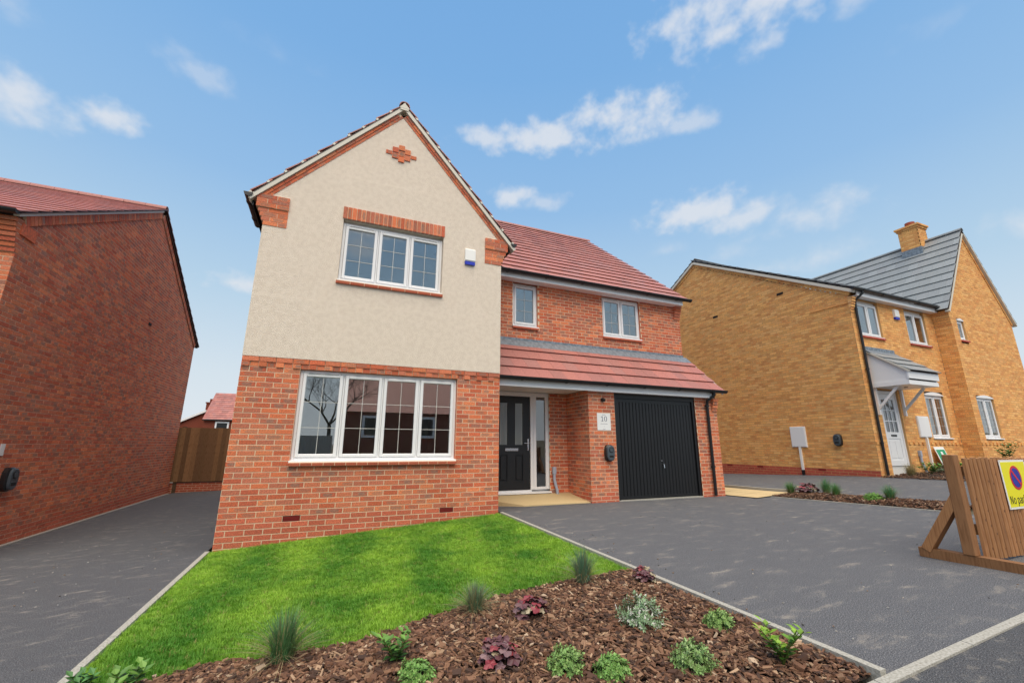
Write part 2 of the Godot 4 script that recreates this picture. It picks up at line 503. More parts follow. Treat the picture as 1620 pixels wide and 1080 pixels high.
# half-round gutter from a to b with brackets; out = direction away from the wall
func gutter(parent: Node3D, a: Vector3, b: Vector3, out: Vector3, rad := 0.064) -> void:
	var g := node("gutter", parent)
	var mb := MB.new()
	var d := b - a
	for e in 10:
		var a0 := PI + PI * e / 10.0
		var a1 := PI + PI * (e + 1) / 10.0
		for s in 2:
			var r := rad if s == 0 else rad - 0.004
			var w0 := out * cos(a0) * r + Vector3.UP * sin(a0) * r
			var w1 := out * cos(a1) * r + Vector3.UP * sin(a1) * r
			var flip: bool = (d.cross(w0).dot(Vector3.UP.cross(out)) > 0) != (s == 1)
			if flip: mb.quad(a + w0, a + w1, b + w1, b + w0)
			else: mb.quad(a + w1, a + w0, b + w0, b + w1)
		# end caps
		for p in [a, b]:
			mb.tri(p, p + out * cos(a0) * rad + Vector3.UP * sin(a0) * rad, p + out * cos(a1) * rad + Vector3.UP * sin(a1) * rad)
	put(mb, "channel", M.black_plastic, g)
	var n := maxi(2, int(round(d.length() / 0.95)))
	for k in n:
		var p := a + d * ((k + 0.5) / n)
		var bm := MB.new()
		var al := d.normalized() * 0.03
		for e in 8:
			var a0 := PI + PI * e / 8.0
			var a1 := PI + PI * (e + 1) / 8.0
			var r := rad + 0.009
			var w0 := out * cos(a0) * r + Vector3.UP * sin(a0) * r
			var w1 := out * cos(a1) * r + Vector3.UP * sin(a1) * r
			bm.quad(p + w0, p + w1, p + w1 + al, p + w0 + al)
			bm.quad(p + w0, p + w0 * 0.86, p + w1 * 0.86, p + w1); bm.quad(p + al + w0, p + al + w1, p + al + w1 * 0.86, p + al + w0 * 0.86)
		bm.box(p - out * (rad + 0.03) - Vector3.UP * 0.05, al, Vector3.UP * 0.06, al.normalized().cross(Vector3.UP) * 0.03)
		put(bm, "bracket", M.black_plastic, g)

func downpipe(parent: Node3D, pts: Array, clip_ys: Array, back: Vector3) -> void:
	var g := node("downpipe", parent)
	var mb := MB.new()
	mb.tube(pts, 0.034, 12)
	put(mb, "pipe", M.black_plastic, g)
	var p0: Vector3 = pts[pts.size() - 2]
	for y in clip_ys:
		var c := MB.new()
		c.tube([Vector3(p0.x, y - 0.02, p0.z), Vector3(p0.x, y + 0.02, p0.z)], 0.041, 12)
		var s := back.cross(Vector3.UP)
		c.box(Vector3(p0.x, y - 0.012, p0.z) - s * 0.075, s * 0.15, Vector3.UP * 0.024, -back * 0.012 + back * 0.0)
		c.box(Vector3(p0.x, y - 0.012, p0.z) - s * 0.012, s * 0.024, Vector3.UP * 0.024, -back * 0.06)
		put(c, "clip", M.black_plastic, g)

# ---------------------------------------------------------------- windows
# lights: array of [share, vent]; bars: [columns, rows] or empty
func window(parent: Node3D, w: Wall, a0: float, a1: float, y0: float, y1: float, lights: Array, bars: Array, recess := 0.05, arched := 0.0, room := true, handle := -1) -> Node3D:
	var g := node("window", parent)
	var d := -recess
	var fr := MB.new()
	var fw := 0.045
	var X := w.u
	var Y := Vector3.UP
	var N := w.n
	var bx := func(mb: MB, p0: float, p1: float, q0: float, q1: float, e0: float, e1: float):
		# chamfered along the front edges
		var ch := 0.008
		var f := [w.at(p0 + ch, q0 + ch, e1), w.at(p1 - ch, q0 + ch, e1), w.at(p1 - ch, q1 - ch, e1), w.at(p0 + ch, q1 - ch, e1)]
		var s := [w.at(p0, q0, e1 - ch), w.at(p1, q0, e1 - ch), w.at(p1, q1, e1 - ch), w.at(p0, q1, e1 - ch)]
		var b := [w.at(p0, q0, e0), w.at(p1, q0, e0), w.at(p1, q1, e0), w.at(p0, q1, e0)]
		mb.quad(f[0], f[1], f[2], f[3])
		for k in 4:
			var k2 := (k + 1) % 4
			mb.quad(s[k], s[k2], f[k2], f[k]); mb.quad(b[k], b[k2], s[k2], s[k])
		mb.quad(b[1], b[0], b[3], b[2])
	bx.call(fr, a0, a0 + fw, y0, y1, d - 0.07, d); bx.call(fr, a1 - fw, a1, y0, y1, d - 0.07, d)
	bx.call(fr, a0 + fw, a1 - fw, y1 - fw, y1, d - 0.07, d - 0.001); bx.call(fr, a0 + fw, a1 - fw, y0, y0 + fw, d - 0.07, d - 0.001)
	var total := 0.0
	for l in lights: total += l[0]
	var span := a1 - a0 - 2 * fw
	var a := a0 + fw
	for k in lights.size():
		var wide: float = span * lights[k][0] / total
		var b := a + wide
		if k < lights.size() - 1:
			bx.call(fr, b - 0.014, b + 0.014, y0 + fw, y1 - fw, d - 0.07, d - 0.003)
		var s0 := a + (0.014 if k else 0.0)
		var s1 := b - (0.014 if k < lights.size() - 1 else 0.0)
		var t0 := y0 + fw
		var t1 := y1 - fw
		var sw := 0.052
		var sash := MB.new()
		bx.call(sash, s0 + 0.003, s0 + sw, t0 + 0.003, t1 - 0.003, d - 0.06, d + 0.014); bx.call(sash, s1 - sw, s1 - 0.003, t0 + 0.003, t1 - 0.003, d - 0.06, d + 0.014)
		bx.call(sash, s0 + sw, s1 - sw, t1 - sw, t1 - 0.003, d - 0.06, d + 0.013); bx.call(sash, s0 + sw, s1 - sw, t0 + 0.003, t0 + sw, d - 0.06, d + 0.013)
		put(sash, "sash", M.upvc, g)
		var pane := MB.new()
		pane.box(w.at(s0 + sw - 0.004, t0 + sw - 0.004, d - 0.036), X * (s1 - s0 - 2 * sw + 0.008), Y * (t1 - t0 - 2 * sw + 0.008), N * 0.024)
		put(pane, "pane", M.glass, g)
		if bars:
			for c in range(1, bars[0]):
				var m := MB.new()
				var x := lerpf(s0 + sw, s1 - sw, float(c) / bars[0])
				m.box(w.at(x - 0.004, t0 + sw, d - 0.0115), X * 0.008, Y * (t1 - t0 - 2 * sw), N * 0.004)
				put(m, "glazing_bar", M.lead_strip, g)
			for c in range(1, bars[1]):
				var m := MB.new()
				var y := lerpf(t0 + sw, t1 - sw, float(c) / bars[1])
				m.box(w.at(s0 + sw, y - 0.004, d - 0.0112), X * (s1 - s0 - 2 * sw), Y * 0.008, N * 0.0045)
				put(m, "glazing_bar", M.lead_strip, g)
		if lights[k][1]:
			var m := MB.new()
			m.box(w.at(s0 + 0.06, t1 - 0.012, d + 0.002), X * (s1 - s0 - 0.12), Y * 0.014, N * 0.018)
			put(m, "trickle_vent", M.upvc, g)
			var m2 := MB.new()
			m2.box(w.at(s0 + 0.07, t1 - 0.0085, d + 0.019), X * (s1 - s0 - 0.14), Y * 0.006, N * 0.002)
			put(m2, "vent_slot", M.dark_hole, g)
		if k == handle:
			var m := MB.new()
			m.box(w.at(s1 - sw - 0.05, (t0 + t1) / 2 - 0.06, d - 0.08), X * 0.02, Y * 0.12, N * 0.02); m.box(w.at(s1 - sw - 0.07, (t0 + t1) / 2 - 0.06, d - 0.09), X * 0.06, Y * 0.02, N * 0.02)
			put(m, "handle", M.upvc, g)
		a = b
	put(fr, "frame", M.upvc, g)
	var sill := MB.new()
	sill.quad(w.at(a0 - 0.012, y0 - 0.03, 0.03), w.at(a1 + 0.012, y0 - 0.03, 0.03), w.at(a1 + 0.012, y0, 0.03), w.at(a0 - 0.012, y0, 0.03))
	sill.quad(w.at(a0 - 0.012, y0, 0.03), w.at(a1 + 0.012, y0, 0.03), w.at(a1 + 0.012, y0 + 0.012, d), w.at(a0 - 0.012, y0 + 0.012, d))
	sill.quad(w.at(a0 - 0.012, y0 - 0.03, d), w.at(a1 + 0.012, y0 - 0.03, d), w.at(a1 + 0.012, y0 - 0.03, 0.03), w.at(a0 - 0.012, y0 - 0.03, 0.03))
	sill.quad(w.at(a0 - 0.012, y0 - 0.03, d), w.at(a0 - 0.012, y0 - 0.03, 0.03), w.at(a0 - 0.012, y0, 0.03), w.at(a0 - 0.012, y0 + 0.012, d))
	sill.quad(w.at(a1 + 0.012, y0 - 0.03, 0.03), w.at(a1 + 0.012, y0 - 0.03, d), w.at(a1 + 0.012, y0 + 0.012, d), w.at(a1 + 0.012, y0, 0.03))
	put(sill, "sill", M.upvc, g)
	if room: room_box(g, w, a0, a1, y0, y1, d)
	if arched > 0.0:
		var m := MB.new()
		for e in 12:
			var p0 := lerpf(a0, a1, e / 12.0)
			var p1 := lerpf(a0, a1, (e + 1) / 12.0)
			var h0 := y1 + 0.012 + arched * (1.0 - pow(e / 6.0 - 1.0, 2))
			var h1 := y1 + 0.012 + arched * (1.0 - pow((e + 1) / 6.0 - 1.0, 2))
			m.quad(w.at(p0, y1 - 0.002, 0.012), w.at(p1, y1 - 0.002, 0.012), w.at(p1, h1, 0.012), w.at(p0, h0, 0.012))
			m.quad(w.at(p0, h0, 0.012), w.at(p1, h1, 0.012), w.at(p1, h1, -0.06), w.at(p0, h0, -0.06))
			m.quad(w.at(p0, y1 - 0.002, -0.06), w.at(p1, y1 - 0.002, -0.06), w.at(p1, y1 - 0.002, 0.012), w.at(p0, y1 - 0.002, 0.012))
		put(m, "arched_head", M.upvc, g)
	return g

# the room behind a window: walls, ceiling and floor with an opening the window's size, and the reveals
func room_box(g: Node3D, w: Wall, a0: float, a1: float, y0: float, y1: float, d: float) -> void:
	var f := y0 - 0.85
	var c := y1 + 0.32
	if y0 < 2.0: f = minf(y0 - 0.5, 0.25)
	var b0 := a0 - 0.2
	var b1 := a1 + 0.2
	var back := -3.2
	var s := -0.09
	var m := MB.new()
	m.quad(w.at(b0, f, back), w.at(b1, f, back), w.at(b1, c, back), w.at(b0, c, back))
	m.quad(w.at(b0, f, s), w.at(b0, f, back), w.at(b0, c, back), w.at(b0, c, s)); m.quad(w.at(b1, f, back), w.at(b1, f, s), w.at(b1, c, s), w.at(b1, c, back))
	m.quad(w.at(b0, c, back), w.at(b1, c, back), w.at(b1, c, s), w.at(b0, c, s))
	for q in [[b0, a0, f, c], [a1, b1, f, c], [a0, a1, f, y0], [a0, a1, y1, c]]:
		m.quad(w.at(q[1], q[2], s), w.at(q[0], q[2], s), w.at(q[0], q[3], s), w.at(q[1], q[3], s))
	put(m, "room", M.room_wall, g)
	var fl := MB.new()
	fl.quad(w.at(b0, f, s), w.at(b1, f, s), w.at(b1, f, back), w.at(b0, f, back))
	put(fl, "room_floor", M.room_floor, g)

# reveal faces of an opening, from the wall face back to depth d
func reveal(w: Wall, a0: float, a1: float, y0: float, y1: float, d: float, m: Material, parent: Node3D) -> void:
	var mb := MB.new()
	mb.quad(w.at(a0, y0, -0.004), w.at(a0, y0, d), w.at(a0, y1, d), w.at(a0, y1, -0.004)); mb.quad(w.at(a1, y0, d), w.at(a1, y0, -0.004), w.at(a1, y1, -0.004), w.at(a1, y1, d))
	mb.quad(w.at(a0, y1, d), w.at(a1, y1, d), w.at(a1, y1, -0.004), w.at(a0, y1, -0.004))
	put(mb, "reveal", m, parent)

func text(parent: Node3D, s: String, at: Vector3, turn: float, height: float, m: Material, called: String, font_name := "Droid Sans", bold := false, squeeze := 1.0) -> MeshInstance3D:
	var f := SystemFont.new()
	f.font_names = PackedStringArray([font_name])
	if bold: f.font_weight = 700
	var t := TextMesh.new()
	t.text = s; t.font = f; t.font_size = 64; t.pixel_size = height / 46.0; t.depth = 0.002
	t.horizontal_alignment = HORIZONTAL_ALIGNMENT_CENTER
	var o := put(t, called, m, parent)
	o.position = at; o.rotation.y = turn; o.scale.x = squeeze
	return o

# ---------------------------------------------------------------- the house with the cream gable
const RED_TONES := [Color(0.50, 0.19, 0.155), Color(0.45, 0.17, 0.145), Color(0.54, 0.215, 0.175), Color(0.46, 0.20, 0.175), Color(0.40, 0.165, 0.14)]
const SLATE_TONES := [Color(0.30, 0.325, 0.34), Color(0.285, 0.305, 0.32), Color(0.315, 0.34, 0.355)]

func charger(label: String, w: Wall, a: float, y: float, wide := 0.2, tall := 0.31) -> void:
	var t := thing("car_charger", label, "car charger", w.at(a, y, 0))
	var parts := [["housing", 1.0, 0.0, 0.085, M.black_plastic], ["cover", 0.9, 0.084, 0.115, M.charger_grey]]
	for p in parts:
		var mb := MB.new()
		oval(mb, w, wide * p[1], tall * p[1], p[2], p[3], 0.0)
		put(mb, p[0], p[4], t)
	var ring := MB.new()
	oval(ring, w, wide * 0.5, wide * 0.5, 0.114, 0.122, tall * 0.18)
	put(ring, "socket", M.black_plastic, t)
	var inner := MB.new()
	oval(inner, w, wide * 0.36, wide * 0.36, 0.121, 0.125, tall * 0.18)
	put(inner, "socket_cap", M.charger_grey, t)
	var slot := MB.new()
	slot.box(w.u * (-wide * 0.25) + Vector3.UP * (-tall * 0.26) + w.n * 0.113, w.u * wide * 0.5, Vector3.UP * tall * 0.12, w.n * 0.005)
	put(slot, "badge", M.dark_hole, t)

# a rounded slab of superellipse outline standing off the wall, centred on the node
func oval(mb: MB, w: Wall, wide: float, tall: float, d0: float, d1: float, dy: float) -> void:
	var n := 24
	var ch := (d1 - d0) * 0.3
	var rings := []
	for r in [[1.0, d0], [1.0, d1 - ch], [1.0 - ch / wide * 2, d1]]:
		var pts := []
		for k in n:
			var a := TAU * k / n
			var cx := signf(cos(a)) * pow(absf(cos(a)), 0.72)
			var cy := signf(sin(a)) * pow(absf(sin(a)), 0.72)
			pts.append(w.u * (cx * wide / 2 * r[0]) + Vector3.UP * (cy * tall / 2 * r[0] + dy) + w.n * r[1])
		rings.append(pts)
	for q in 2:
		for k in n:
			var k2 := (k + 1) % n
			mb.quad(rings[q][k], rings[q][k2], rings[q + 1][k2], rings[q + 1][k])
	for k in range(1, n - 1): mb.tri(rings[2][0], rings[2][k], rings[2][k + 1])

func alarm(label: String, w: Wall, a: float, y: float, wide: float, tall: float) -> void:
	var t := thing("alarm_box", label, "alarm box", w.at(a, y, 0))
	var wb := frame(Vector3.ZERO, w.n)
	var mb := MB.new()
	for q in [[-0.5, 0.5, 0.0, 1.0]]:
		var x0 := -wide / 2
		var x1 := wide / 2
		var prof := [[0.0, 0.0], [0.05, 0.0], [0.065, 0.02], [0.06, tall - 0.02], [0.045, tall], [0.0, tall]]
		for k in prof.size() - 1:
			mb.quad(wb.at(x0, prof[k][1], prof[k][0]), wb.at(x1, prof[k][1], prof[k][0]), wb.at(x1, prof[k + 1][1], prof[k + 1][0]), wb.at(x0, prof[k + 1][1], prof[k + 1][0]))
		for k in range(1, prof.size() - 1):
			mb.tri(wb.at(x0, prof[0][1], prof[0][0]), wb.at(x0, prof[k + 1][1], prof[k + 1][0]), wb.at(x0, prof[k][1], prof[k][0]))
			mb.tri(wb.at(x1, prof[0][1], prof[0][0]), wb.at(x1, prof[k][1], prof[k][0]), wb.at(x1, prof[k + 1][1], prof[k + 1][0]))
	put(mb, "cover", M.sign_white, t)
	var st := MB.new()
	st.box(wb.at(-wide / 2 + 0.006, -0.065, 0.004), w.u * (wide - 0.012), Vector3.UP * 0.064, w.n * 0.05)
	put(st, "strobe", M.alarm_blue, t)

func meter_box(label: String, w: Wall, a0: float, a1: float, y0: float, y1: float, ground: float) -> void:
	var mid := (a0 + a1) / 2
	var t := thing("meter_box", label, "meter box", w.at(mid, ground, 0), "white wall meter boxes")
	var wb := frame(Vector3(0, 0, 0), w.n)
	var b := MB.new()
	var hw := (a1 - a0) / 2
	b.box(wb.at(-hw, y0 - ground, 0.0), w.u * (a1 - a0), Vector3.UP * (y1 - y0), w.n * 0.035)
	put(b, "box", M.sign_white, t)
	var d := MB.new()
	d.box(wb.at(-hw + 0.02, y0 - ground + 0.02, 0.034), w.u * (a1 - a0 - 0.04), Vector3.UP * (y1 - y0 - 0.04), w.n * 0.014)
	put(d, "door", M.upvc, t)
	var p := MB.new()
	p.box(wb.at(-0.03, 0.18, 0.0), w.u * 0.06, Vector3.UP * (y0 - ground - 0.18), w.n * 0.05)
	put(p, "cable_duct", M.sign_white, t)
	var q := MB.new()
	q.box(wb.at(-0.034, 0.0, 0.0), w.u * 0.068, Vector3.UP * 0.18, w.n * 0.055)
	put(q, "duct_foot", M.black_plastic, t)

func gas_riser(label: String, w: Wall, a: float, y0: float, y1: float) -> void:
	var t := thing("service_duct", label, "service duct", w.at(a, y0, 0.0))
	var wb := frame(Vector3.ZERO, w.n)
	var m := MB.new()
	var hh := y1 - y0
	m.tube([wb.at(0.05, 0.0, 0.07), wb.at(0.045, hh * 0.15, 0.07), wb.at(0.015, hh * 0.4, 0.045), wb.at(0.0, hh * 0.55, 0.035), wb.at(0.0, hh * 0.8, 0.035)], 0.032, 10)
	put(m, "duct", M.pipe_grey, t)
	var b := MB.new()
	b.cbox(wb.at(-0.04, hh * 0.74, 0.0), wb.at(0.04, hh, 0.07), 0.008)
	put(b, "cap_box", M.pipe_grey, t)

func corbel(parent: Node3D, w: Wall, a0: float, a1: float, y0: float, courses: int, m: Material, out := 0.022) -> void:
	for k in courses:
		var mb := MB.new()
		mb.box(w.at(a0, y0 + k * 0.075 + 0.005, -0.01), w.u * (a1 - a0), Vector3.UP * 0.062, w.n * (0.012 + out * (k + 1)), Color.WHITE, cell(false))
		put(mb, "brick", m, parent)
	var mo := MB.new()
	for k in courses: mo.box(w.at(a0 + 0.002, y0 + k * 0.075, -0.01), w.u * (a1 - a0 - 0.004), Vector3.UP * 0.0749, w.n * (0.006 + out * (k + 1) * 0.75))
	put(mo, "mortar", M.grey_mortar, parent)

func build_main_house() -> void:
	var H := thing("detached_house", "red brick house with cream rendered front gable and black garage door", "house")
	var wg := frame(Vector3.ZERO, Vector3.BACK)
	var wp := frame(Vector3(4.05, 0, -1.275), Vector3.BACK)      # porch and first floor
	var wq := frame(Vector3(6.17, 0, -0.375), Vector3.BACK)      # garage front
	var wr := frame(Vector3(6.17, 0, -1.275), Vector3.LEFT)      # porch return: u runs towards +z
	var no = null
	var g1 := brickwork(wg, 4.05, -0.225, 34, [[0.7875, 0.9, 3.2625, 2.325], [0.7875, 0.15, 1.0125, 0.225], [3.0375, 0.15, 3.2625, 0.225]], no, 0.225)
	var gable := mortar([g1], "gable_wall", M.pale_mortar, H)
	var u1 := brickwork(wp, 5.7, 2.925, 26, [[0.798, 3.75, 1.422, 4.88], [3.214, 3.75, 4.362, 4.88]], no, 0.0)
	var upper := mortar([u1], "first_floor_wall", M.pale_mortar, H)
	var p1 := brickwork(wp, 2.12, 0.075, 30, [[-1, -1, 1.67, 9]], no, 0.225)
	var p2 := brickwork(wr, 0.9, 0.075, 30, [], no, 0.225, 1)
	var porch := mortar([p1, p2], "porch_wall", M.pale_mortar, H)
	var q1 := brickwork(wq, 3.58, -0.075, 32, [[0.65, -1, 2.91, 9]], no, 0.225, 1)
	var garage := mortar([q1], "garage_wall", M.pale_mortar, H)
	var wret := frame(Vector3(4.05, 0, 0.0), Vector3.RIGHT)
	var r1 := brickwork(wret, 1.275, -0.075, 34, [], no, 0.225, 1)
	var ret := mortar([r1], "gable_return", M.pale_mortar, H)
	lay([{"works": [g1], "parent": gable}, {"works": [u1], "parent": upper}, {"works": [p1, p2], "parent": porch}, {"works": [q1], "parent": garage}, {"works": [r1], "parent": ret, "single": false}], M.red_brick, 300)
	# unseen body: side and rear walls, garage side, upper return
	var body := MB.new()
	body.quad(Vector3(-0.0, -0.5, -9.9), Vector3(0, -0.5, -0.012), Vector3(0, 5.05, -0.012), Vector3(0, 5.05, -9.9))
	body.quad(Vector3(9.75, -0.5, -0.385), Vector3(9.75, -0.5, -9.9), Vector3(9.75, 2.6, -9.9), Vector3(9.75, 2.6, -0.385))
	body.quad(Vector3(9.75, 2.4, -1.285), Vector3(9.75, 2.4, -9.9), Vector3(9.75, 5.0, -9.9), Vector3(9.75, 5.0, -1.285))
	body.tri(Vector3(9.75, 5.0, -1.2), Vector3(9.75, 5.0, -9.9), Vector3(9.75, 8.65, -5.57)); body.tri(Vector3(0, 5.0, -1.2), Vector3(0, 8.65, -5.57), Vector3(0, 5.0, -9.9))
	body.quad(Vector3(9.75, -0.5, -9.9), Vector3(0, -0.5, -9.9), Vector3(0, 5.0, -9.9), Vector3(9.75, 5.0, -9.9))
	body.quad(Vector3(4.05, 2.4, -0.01), Vector3(4.05, 2.4, -1.5), Vector3(4.05, 5.05, -1.5), Vector3(4.05, 5.05, -0.01))
	put(body, "side_wall", M.plain_brick_wall, H)
	# string course and dentils
	var sc := node("string_course", H)
	brick_row(sc, wg.at(0, 2.405, -0.02), wg.u * 0.225, Vector3.UP * 0.066, wg.n * 0.038, 18, 0.045, M.red_brick)
	for k in 18:
		var proud := MB.new()
		proud.box(wg.at(k * 0.225 + 0.005, 2.33, -0.02), wg.u * 0.1025, Vector3.UP * 0.066, wg.n * 0.04, Color.WHITE, cell(false))
		put(proud, "brick", M.red_brick, sc)
		var flat := MB.new()
		flat.box(wg.at(k * 0.225 + 0.1175, 2.33, -0.02), wg.u * 0.1025, Vector3.UP * 0.066, wg.n * 0.02, Color.WHITE, cell(false))
		put(flat, "brick", M.red_brick, sc)
	var sm := MB.new()
	sm.box(wg.at(0.002, 2.326, -0.02), wg.u * 4.046, Vector3.UP * 0.15, wg.n * 0.014)
	put(sm, "mortar", M.pale_mortar, sc)
	# airbricks
	for a in [0.7925, 3.0425]:
		var ab := node("air_brick", H)
		var m := MB.new()
		m.box(wg.at(a, 0.155, -0.03), wg.u * 0.215, Vector3.UP * 0.065, wg.n * 0.018)
		for r in 4: m.box(wg.at(a, 0.155 + r * 0.0163, -0.02), wg.u * 0.215, Vector3.UP * 0.007, wg.n * 0.02)
		for q in 10: m.box(wg.at(a + q * 0.0232, 0.1555, -0.02), wg.u * 0.006, Vector3.UP * 0.064, wg.n * 0.019)
		put(m, "grille", M.air_brick, ab)
	# render
	var rk := 1.096
	var rake := func(x: float) -> float: return 7.25 - rk * absf(x - 2.025)
	var rd := 0.016
	var rm := MB.new()
	var xs := [0.0, 0.3, 1.17, 2.025, 2.9, 3.75, 4.05]
	for k in xs.size() - 1:
		var x0: float = xs[k]
		var x1: float = xs[k + 1]
		var win: bool = x0 > 1.1 and x1 < 2.95
		var y0 := 2.478
		if win:
			rm.quad(wg.at(x0, y0, rd), wg.at(x1, y0, rd), wg.at(x1, 3.775, rd), wg.at(x0, 3.775, rd))
			y0 = 4.94
		rm.quad(wg.at(x0, y0, rd), wg.at(x1, y0, rd), wg.at(x1, rake.call(x1), rd), wg.at(x0, rake.call(x0), rd))
	rm.quad(wg.at(0, 2.478, -0.1), wg.at(4.05, 2.478, -0.1), wg.at(4.05, 2.478, rd), wg.at(0, 2.478, rd))
	rm.quad(wg.at(0, 2.478, -0.1), wg.at(0, 2.478, rd), wg.at(0, 5.04, rd), wg.at(0, 5.04, -0.1)); rm.quad(wg.at(4.05, 2.478, rd), wg.at(4.05, 2.478, -1.27), wg.at(4.05, 5.04, -1.27), wg.at(4.05, 5.04, rd))
	put(rm, "rendered_gable", M.render, H)
	reveal(wg, 1.17, 2.9, 3.85, 4.94, -0.1, M.render, H)
	# soldier lintel, brick sill, corbel blocks, rake bricks, diamond
	var lin_ := node("lintel", H)
	brick_row(lin_, wg.at(1.15, 4.95, -0.05), wg.u * (1.77 / 24), Vector3.UP * 0.215, wg.n * 0.082, 24, 0.13, M.red_brick)
	var lm := MB.new()
	lm.box(wg.at(1.152, 4.951, -0.05), wg.u * 1.766, Vector3.UP * 0.213, wg.n * 0.076)
	put(lm, "mortar", M.pale_mortar, lin_)
	for q in [[1.145, 2.925, 3.775, 8], [0.775, 3.275, 0.905, 16]]:
		var sl := node("brick_sill", H)
		var d: float = (q[1] - q[0]) / q[3]
		for k in q[3]:
			var mb := MB.new()
			mb.quad(wg.at(q[0] + d * k + 0.005, q[2], 0.055), wg.at(q[0] + d * (k + 1) - 0.005, q[2], 0.055), wg.at(q[0] + d * (k + 1) - 0.005, q[2] + 0.04, 0.06), wg.at(q[0] + d * k + 0.005, q[2] + 0.04, 0.06), cell(true))
			mb.quad(wg.at(q[0] + d * k + 0.005, q[2] + 0.04, 0.06), wg.at(q[0] + d * (k + 1) - 0.005, q[2] + 0.04, 0.06), wg.at(q[0] + d * (k + 1) - 0.005, q[2] + 0.075, -0.06), wg.at(q[0] + d * k + 0.005, q[2] + 0.075, -0.06), cell(true))
			mb.quad(wg.at(q[0] + d * k + 0.005, q[2], -0.06), wg.at(q[0] + d * (k + 1) - 0.005, q[2], -0.06), wg.at(q[0] + d * (k + 1) - 0.005, q[2], 0.055), wg.at(q[0] + d * k + 0.005, q[2], 0.055), cell(true))
			for e in [q[0] + d * k + 0.005, q[0] + d * (k + 1) - 0.005]:
				mb.quad(wg.at(e, q[2], -0.06), wg.at(e, q[2], 0.055), wg.at(e, q[2] + 0.04, 0.06), wg.at(e, q[2] + 0.075, -0.06), cell(true))
			put(mb, "brick", M.red_brick, sl)
		var mm := MB.new()
		mm.box(wg.at(q[0] + 0.006, q[2] + 0.002, -0.06), wg.u * (q[1] - q[0] - 0.012), Vector3.UP * 0.05, wg.n * 0.112)
		put(mm, "mortar", M.pale_mortar, sl)
	for s in [0, 1]:
		var cb := node("eaves_corbel", H)
		for k in 7:
			var inner := 0.335
			var outer: float = 0.0 - 0.03 * mini(k, 4) if k < 4 else -0.125
			if k == 0: outer = 0.0
			var half: float = lerpf(outer, inner, 0.33 if k % 2 else 0.62)
			for e in [[outer, half - 0.005], [half + 0.005, inner]]:
				var a0: float = e[0] if s == 0 else 4.05 - e[1]
				var a1: float = e[1] if s == 0 else 4.05 - e[0]
				var mb := MB.new()
				mb.box(wg.at(a0, 4.58 + k * 0.075, -0.1), wg.u * (a1 - a0), Vector3.UP * 0.066, wg.n * (0.125 if k < 4 else 0.145), Color.WHITE, cell(false))
				put(mb, "brick", M.red_brick, cb)
			var mo := MB.new()
			var b0: float = outer + 0.003 if s == 0 else 4.05 - inner + 0.003
			mo.box(wg.at(b0, 4.575 + k * 0.075, -0.1), wg.u * (inner - outer - 0.006), Vector3.UP * 0.0748, wg.n * (0.12 if k < 4 else 0.14))
			put(mo, "mortar", M.pale_mortar, cb)
	var ang := atan(rk)
	for s in [0, 1]:
		var rb := node("rake_bricks", H)
		var dir := Vector3(cos(ang), sin(ang), 0) if s == 0 else Vector3(cos(ang), -sin(ang), 0)
		var per := Vector3(-sin(ang), cos(ang), 0) if s == 0 else Vector3(sin(ang), cos(ang), 0)
		var x0 := 0.02
		var st := Vector3(x0, rake.call(x0), 0) if s == 0 else Vector3(2.025, 7.25, 0)
		var total := (2.025 - x0) / cos(ang)
		for row in 2:
			var n := 26 if row == 0 else 14
			var step := total / n
			var o := st + per * (0.0 + 0.051 * row) + Vector3(0, 0, -0.05)
			if s == 0: o -= dir * (0.05 * row)
			for k in n:
				var mb := MB.new()
				mb.box(o + dir * (step * k + 0.004), dir * (step - 0.009), per * 0.045, Vector3(0, 0, 0.075 + 0.012 * row), Color.WHITE, cell(false))
				put(mb, "brick", M.red_brick, rb)
		var mo := MB.new()
		mo.box(st + Vector3(0, 0, -0.05), dir * total, per * 0.11, Vector3(0, 0, 0.07))
		put(mo, "mortar", M.pale_mortar, rb)
		var vg := MB.new()
		var vs := Vector3(-0.13, rake.call(-0.13), 0) + per * 0.104 if s == 0 else Vector3(2.025, 7.25, 0) + per * 0.104
		if s == 1: vs -= dir * 0.07
		vg.box(vs + Vector3(0, 0, -0.1), dir * (2.19 / cos(ang) + (0.07 if s == 1 else 0.06)), per * 0.066, Vector3(0, 0, 0.165 + 0.002 * s))
		put(vg, "verge_strip", M.verge, H)
		for k in 10:
			var cl := MB.new()
			cl.box(vs + dir * (0.05 + 0.33 * k if s == 0 else 0.2 + 0.33 * k) + per * 0.072 + Vector3(0, 0, 0.0), dir * 0.045, per * 0.035, Vector3(0, 0, 0.075))
			put(cl, "verge_clip", M.verge, H)
	var ac := MB.new()
	ac.tri(Vector3(1.93, 7.42, 0.081), Vector3(2.12, 7.42, 0.081), Vector3(2.025, 7.545, 0.081)); ac.abox(Vector3(1.95, 7.38, -0.08), Vector3(2.10, 7.46, 0.0795))
	put(ac, "verge_apex", M.verge, H)
	var dm := node("brick_diamond", H)
	for q in [[-2, 0], [-1, 0.55], [-1, -0.55], [0, 1.05], [0, 0], [0, -1.05], [1, 0.55], [1, -0.55], [2, 0]]:
		var mb := MB.new()
		mb.box(wg.at(2.035 + q[0] * 0.112 - 0.051, 6.458 + q[1] * 0.115 - 0.05, 0.0), wg.u * 0.104, Vector3.UP * (0.1 if absf(q[0]) < 2 else 0.07), wg.n * (0.03 + 0.012 * absf(q[1])), Color.WHITE, cell(false))
		put(mb, "brick", M.red_brick, dm)
	# windows
	window(H, wg, 0.7875, 3.2625, 0.975, 2.325, [[1, true], [1, false], [1, false], [1, false]], [2, 3], 0.055)
	reveal(wg, 0.7875, 3.2625, 0.98, 2.325, -0.12, M.red_brick, H)
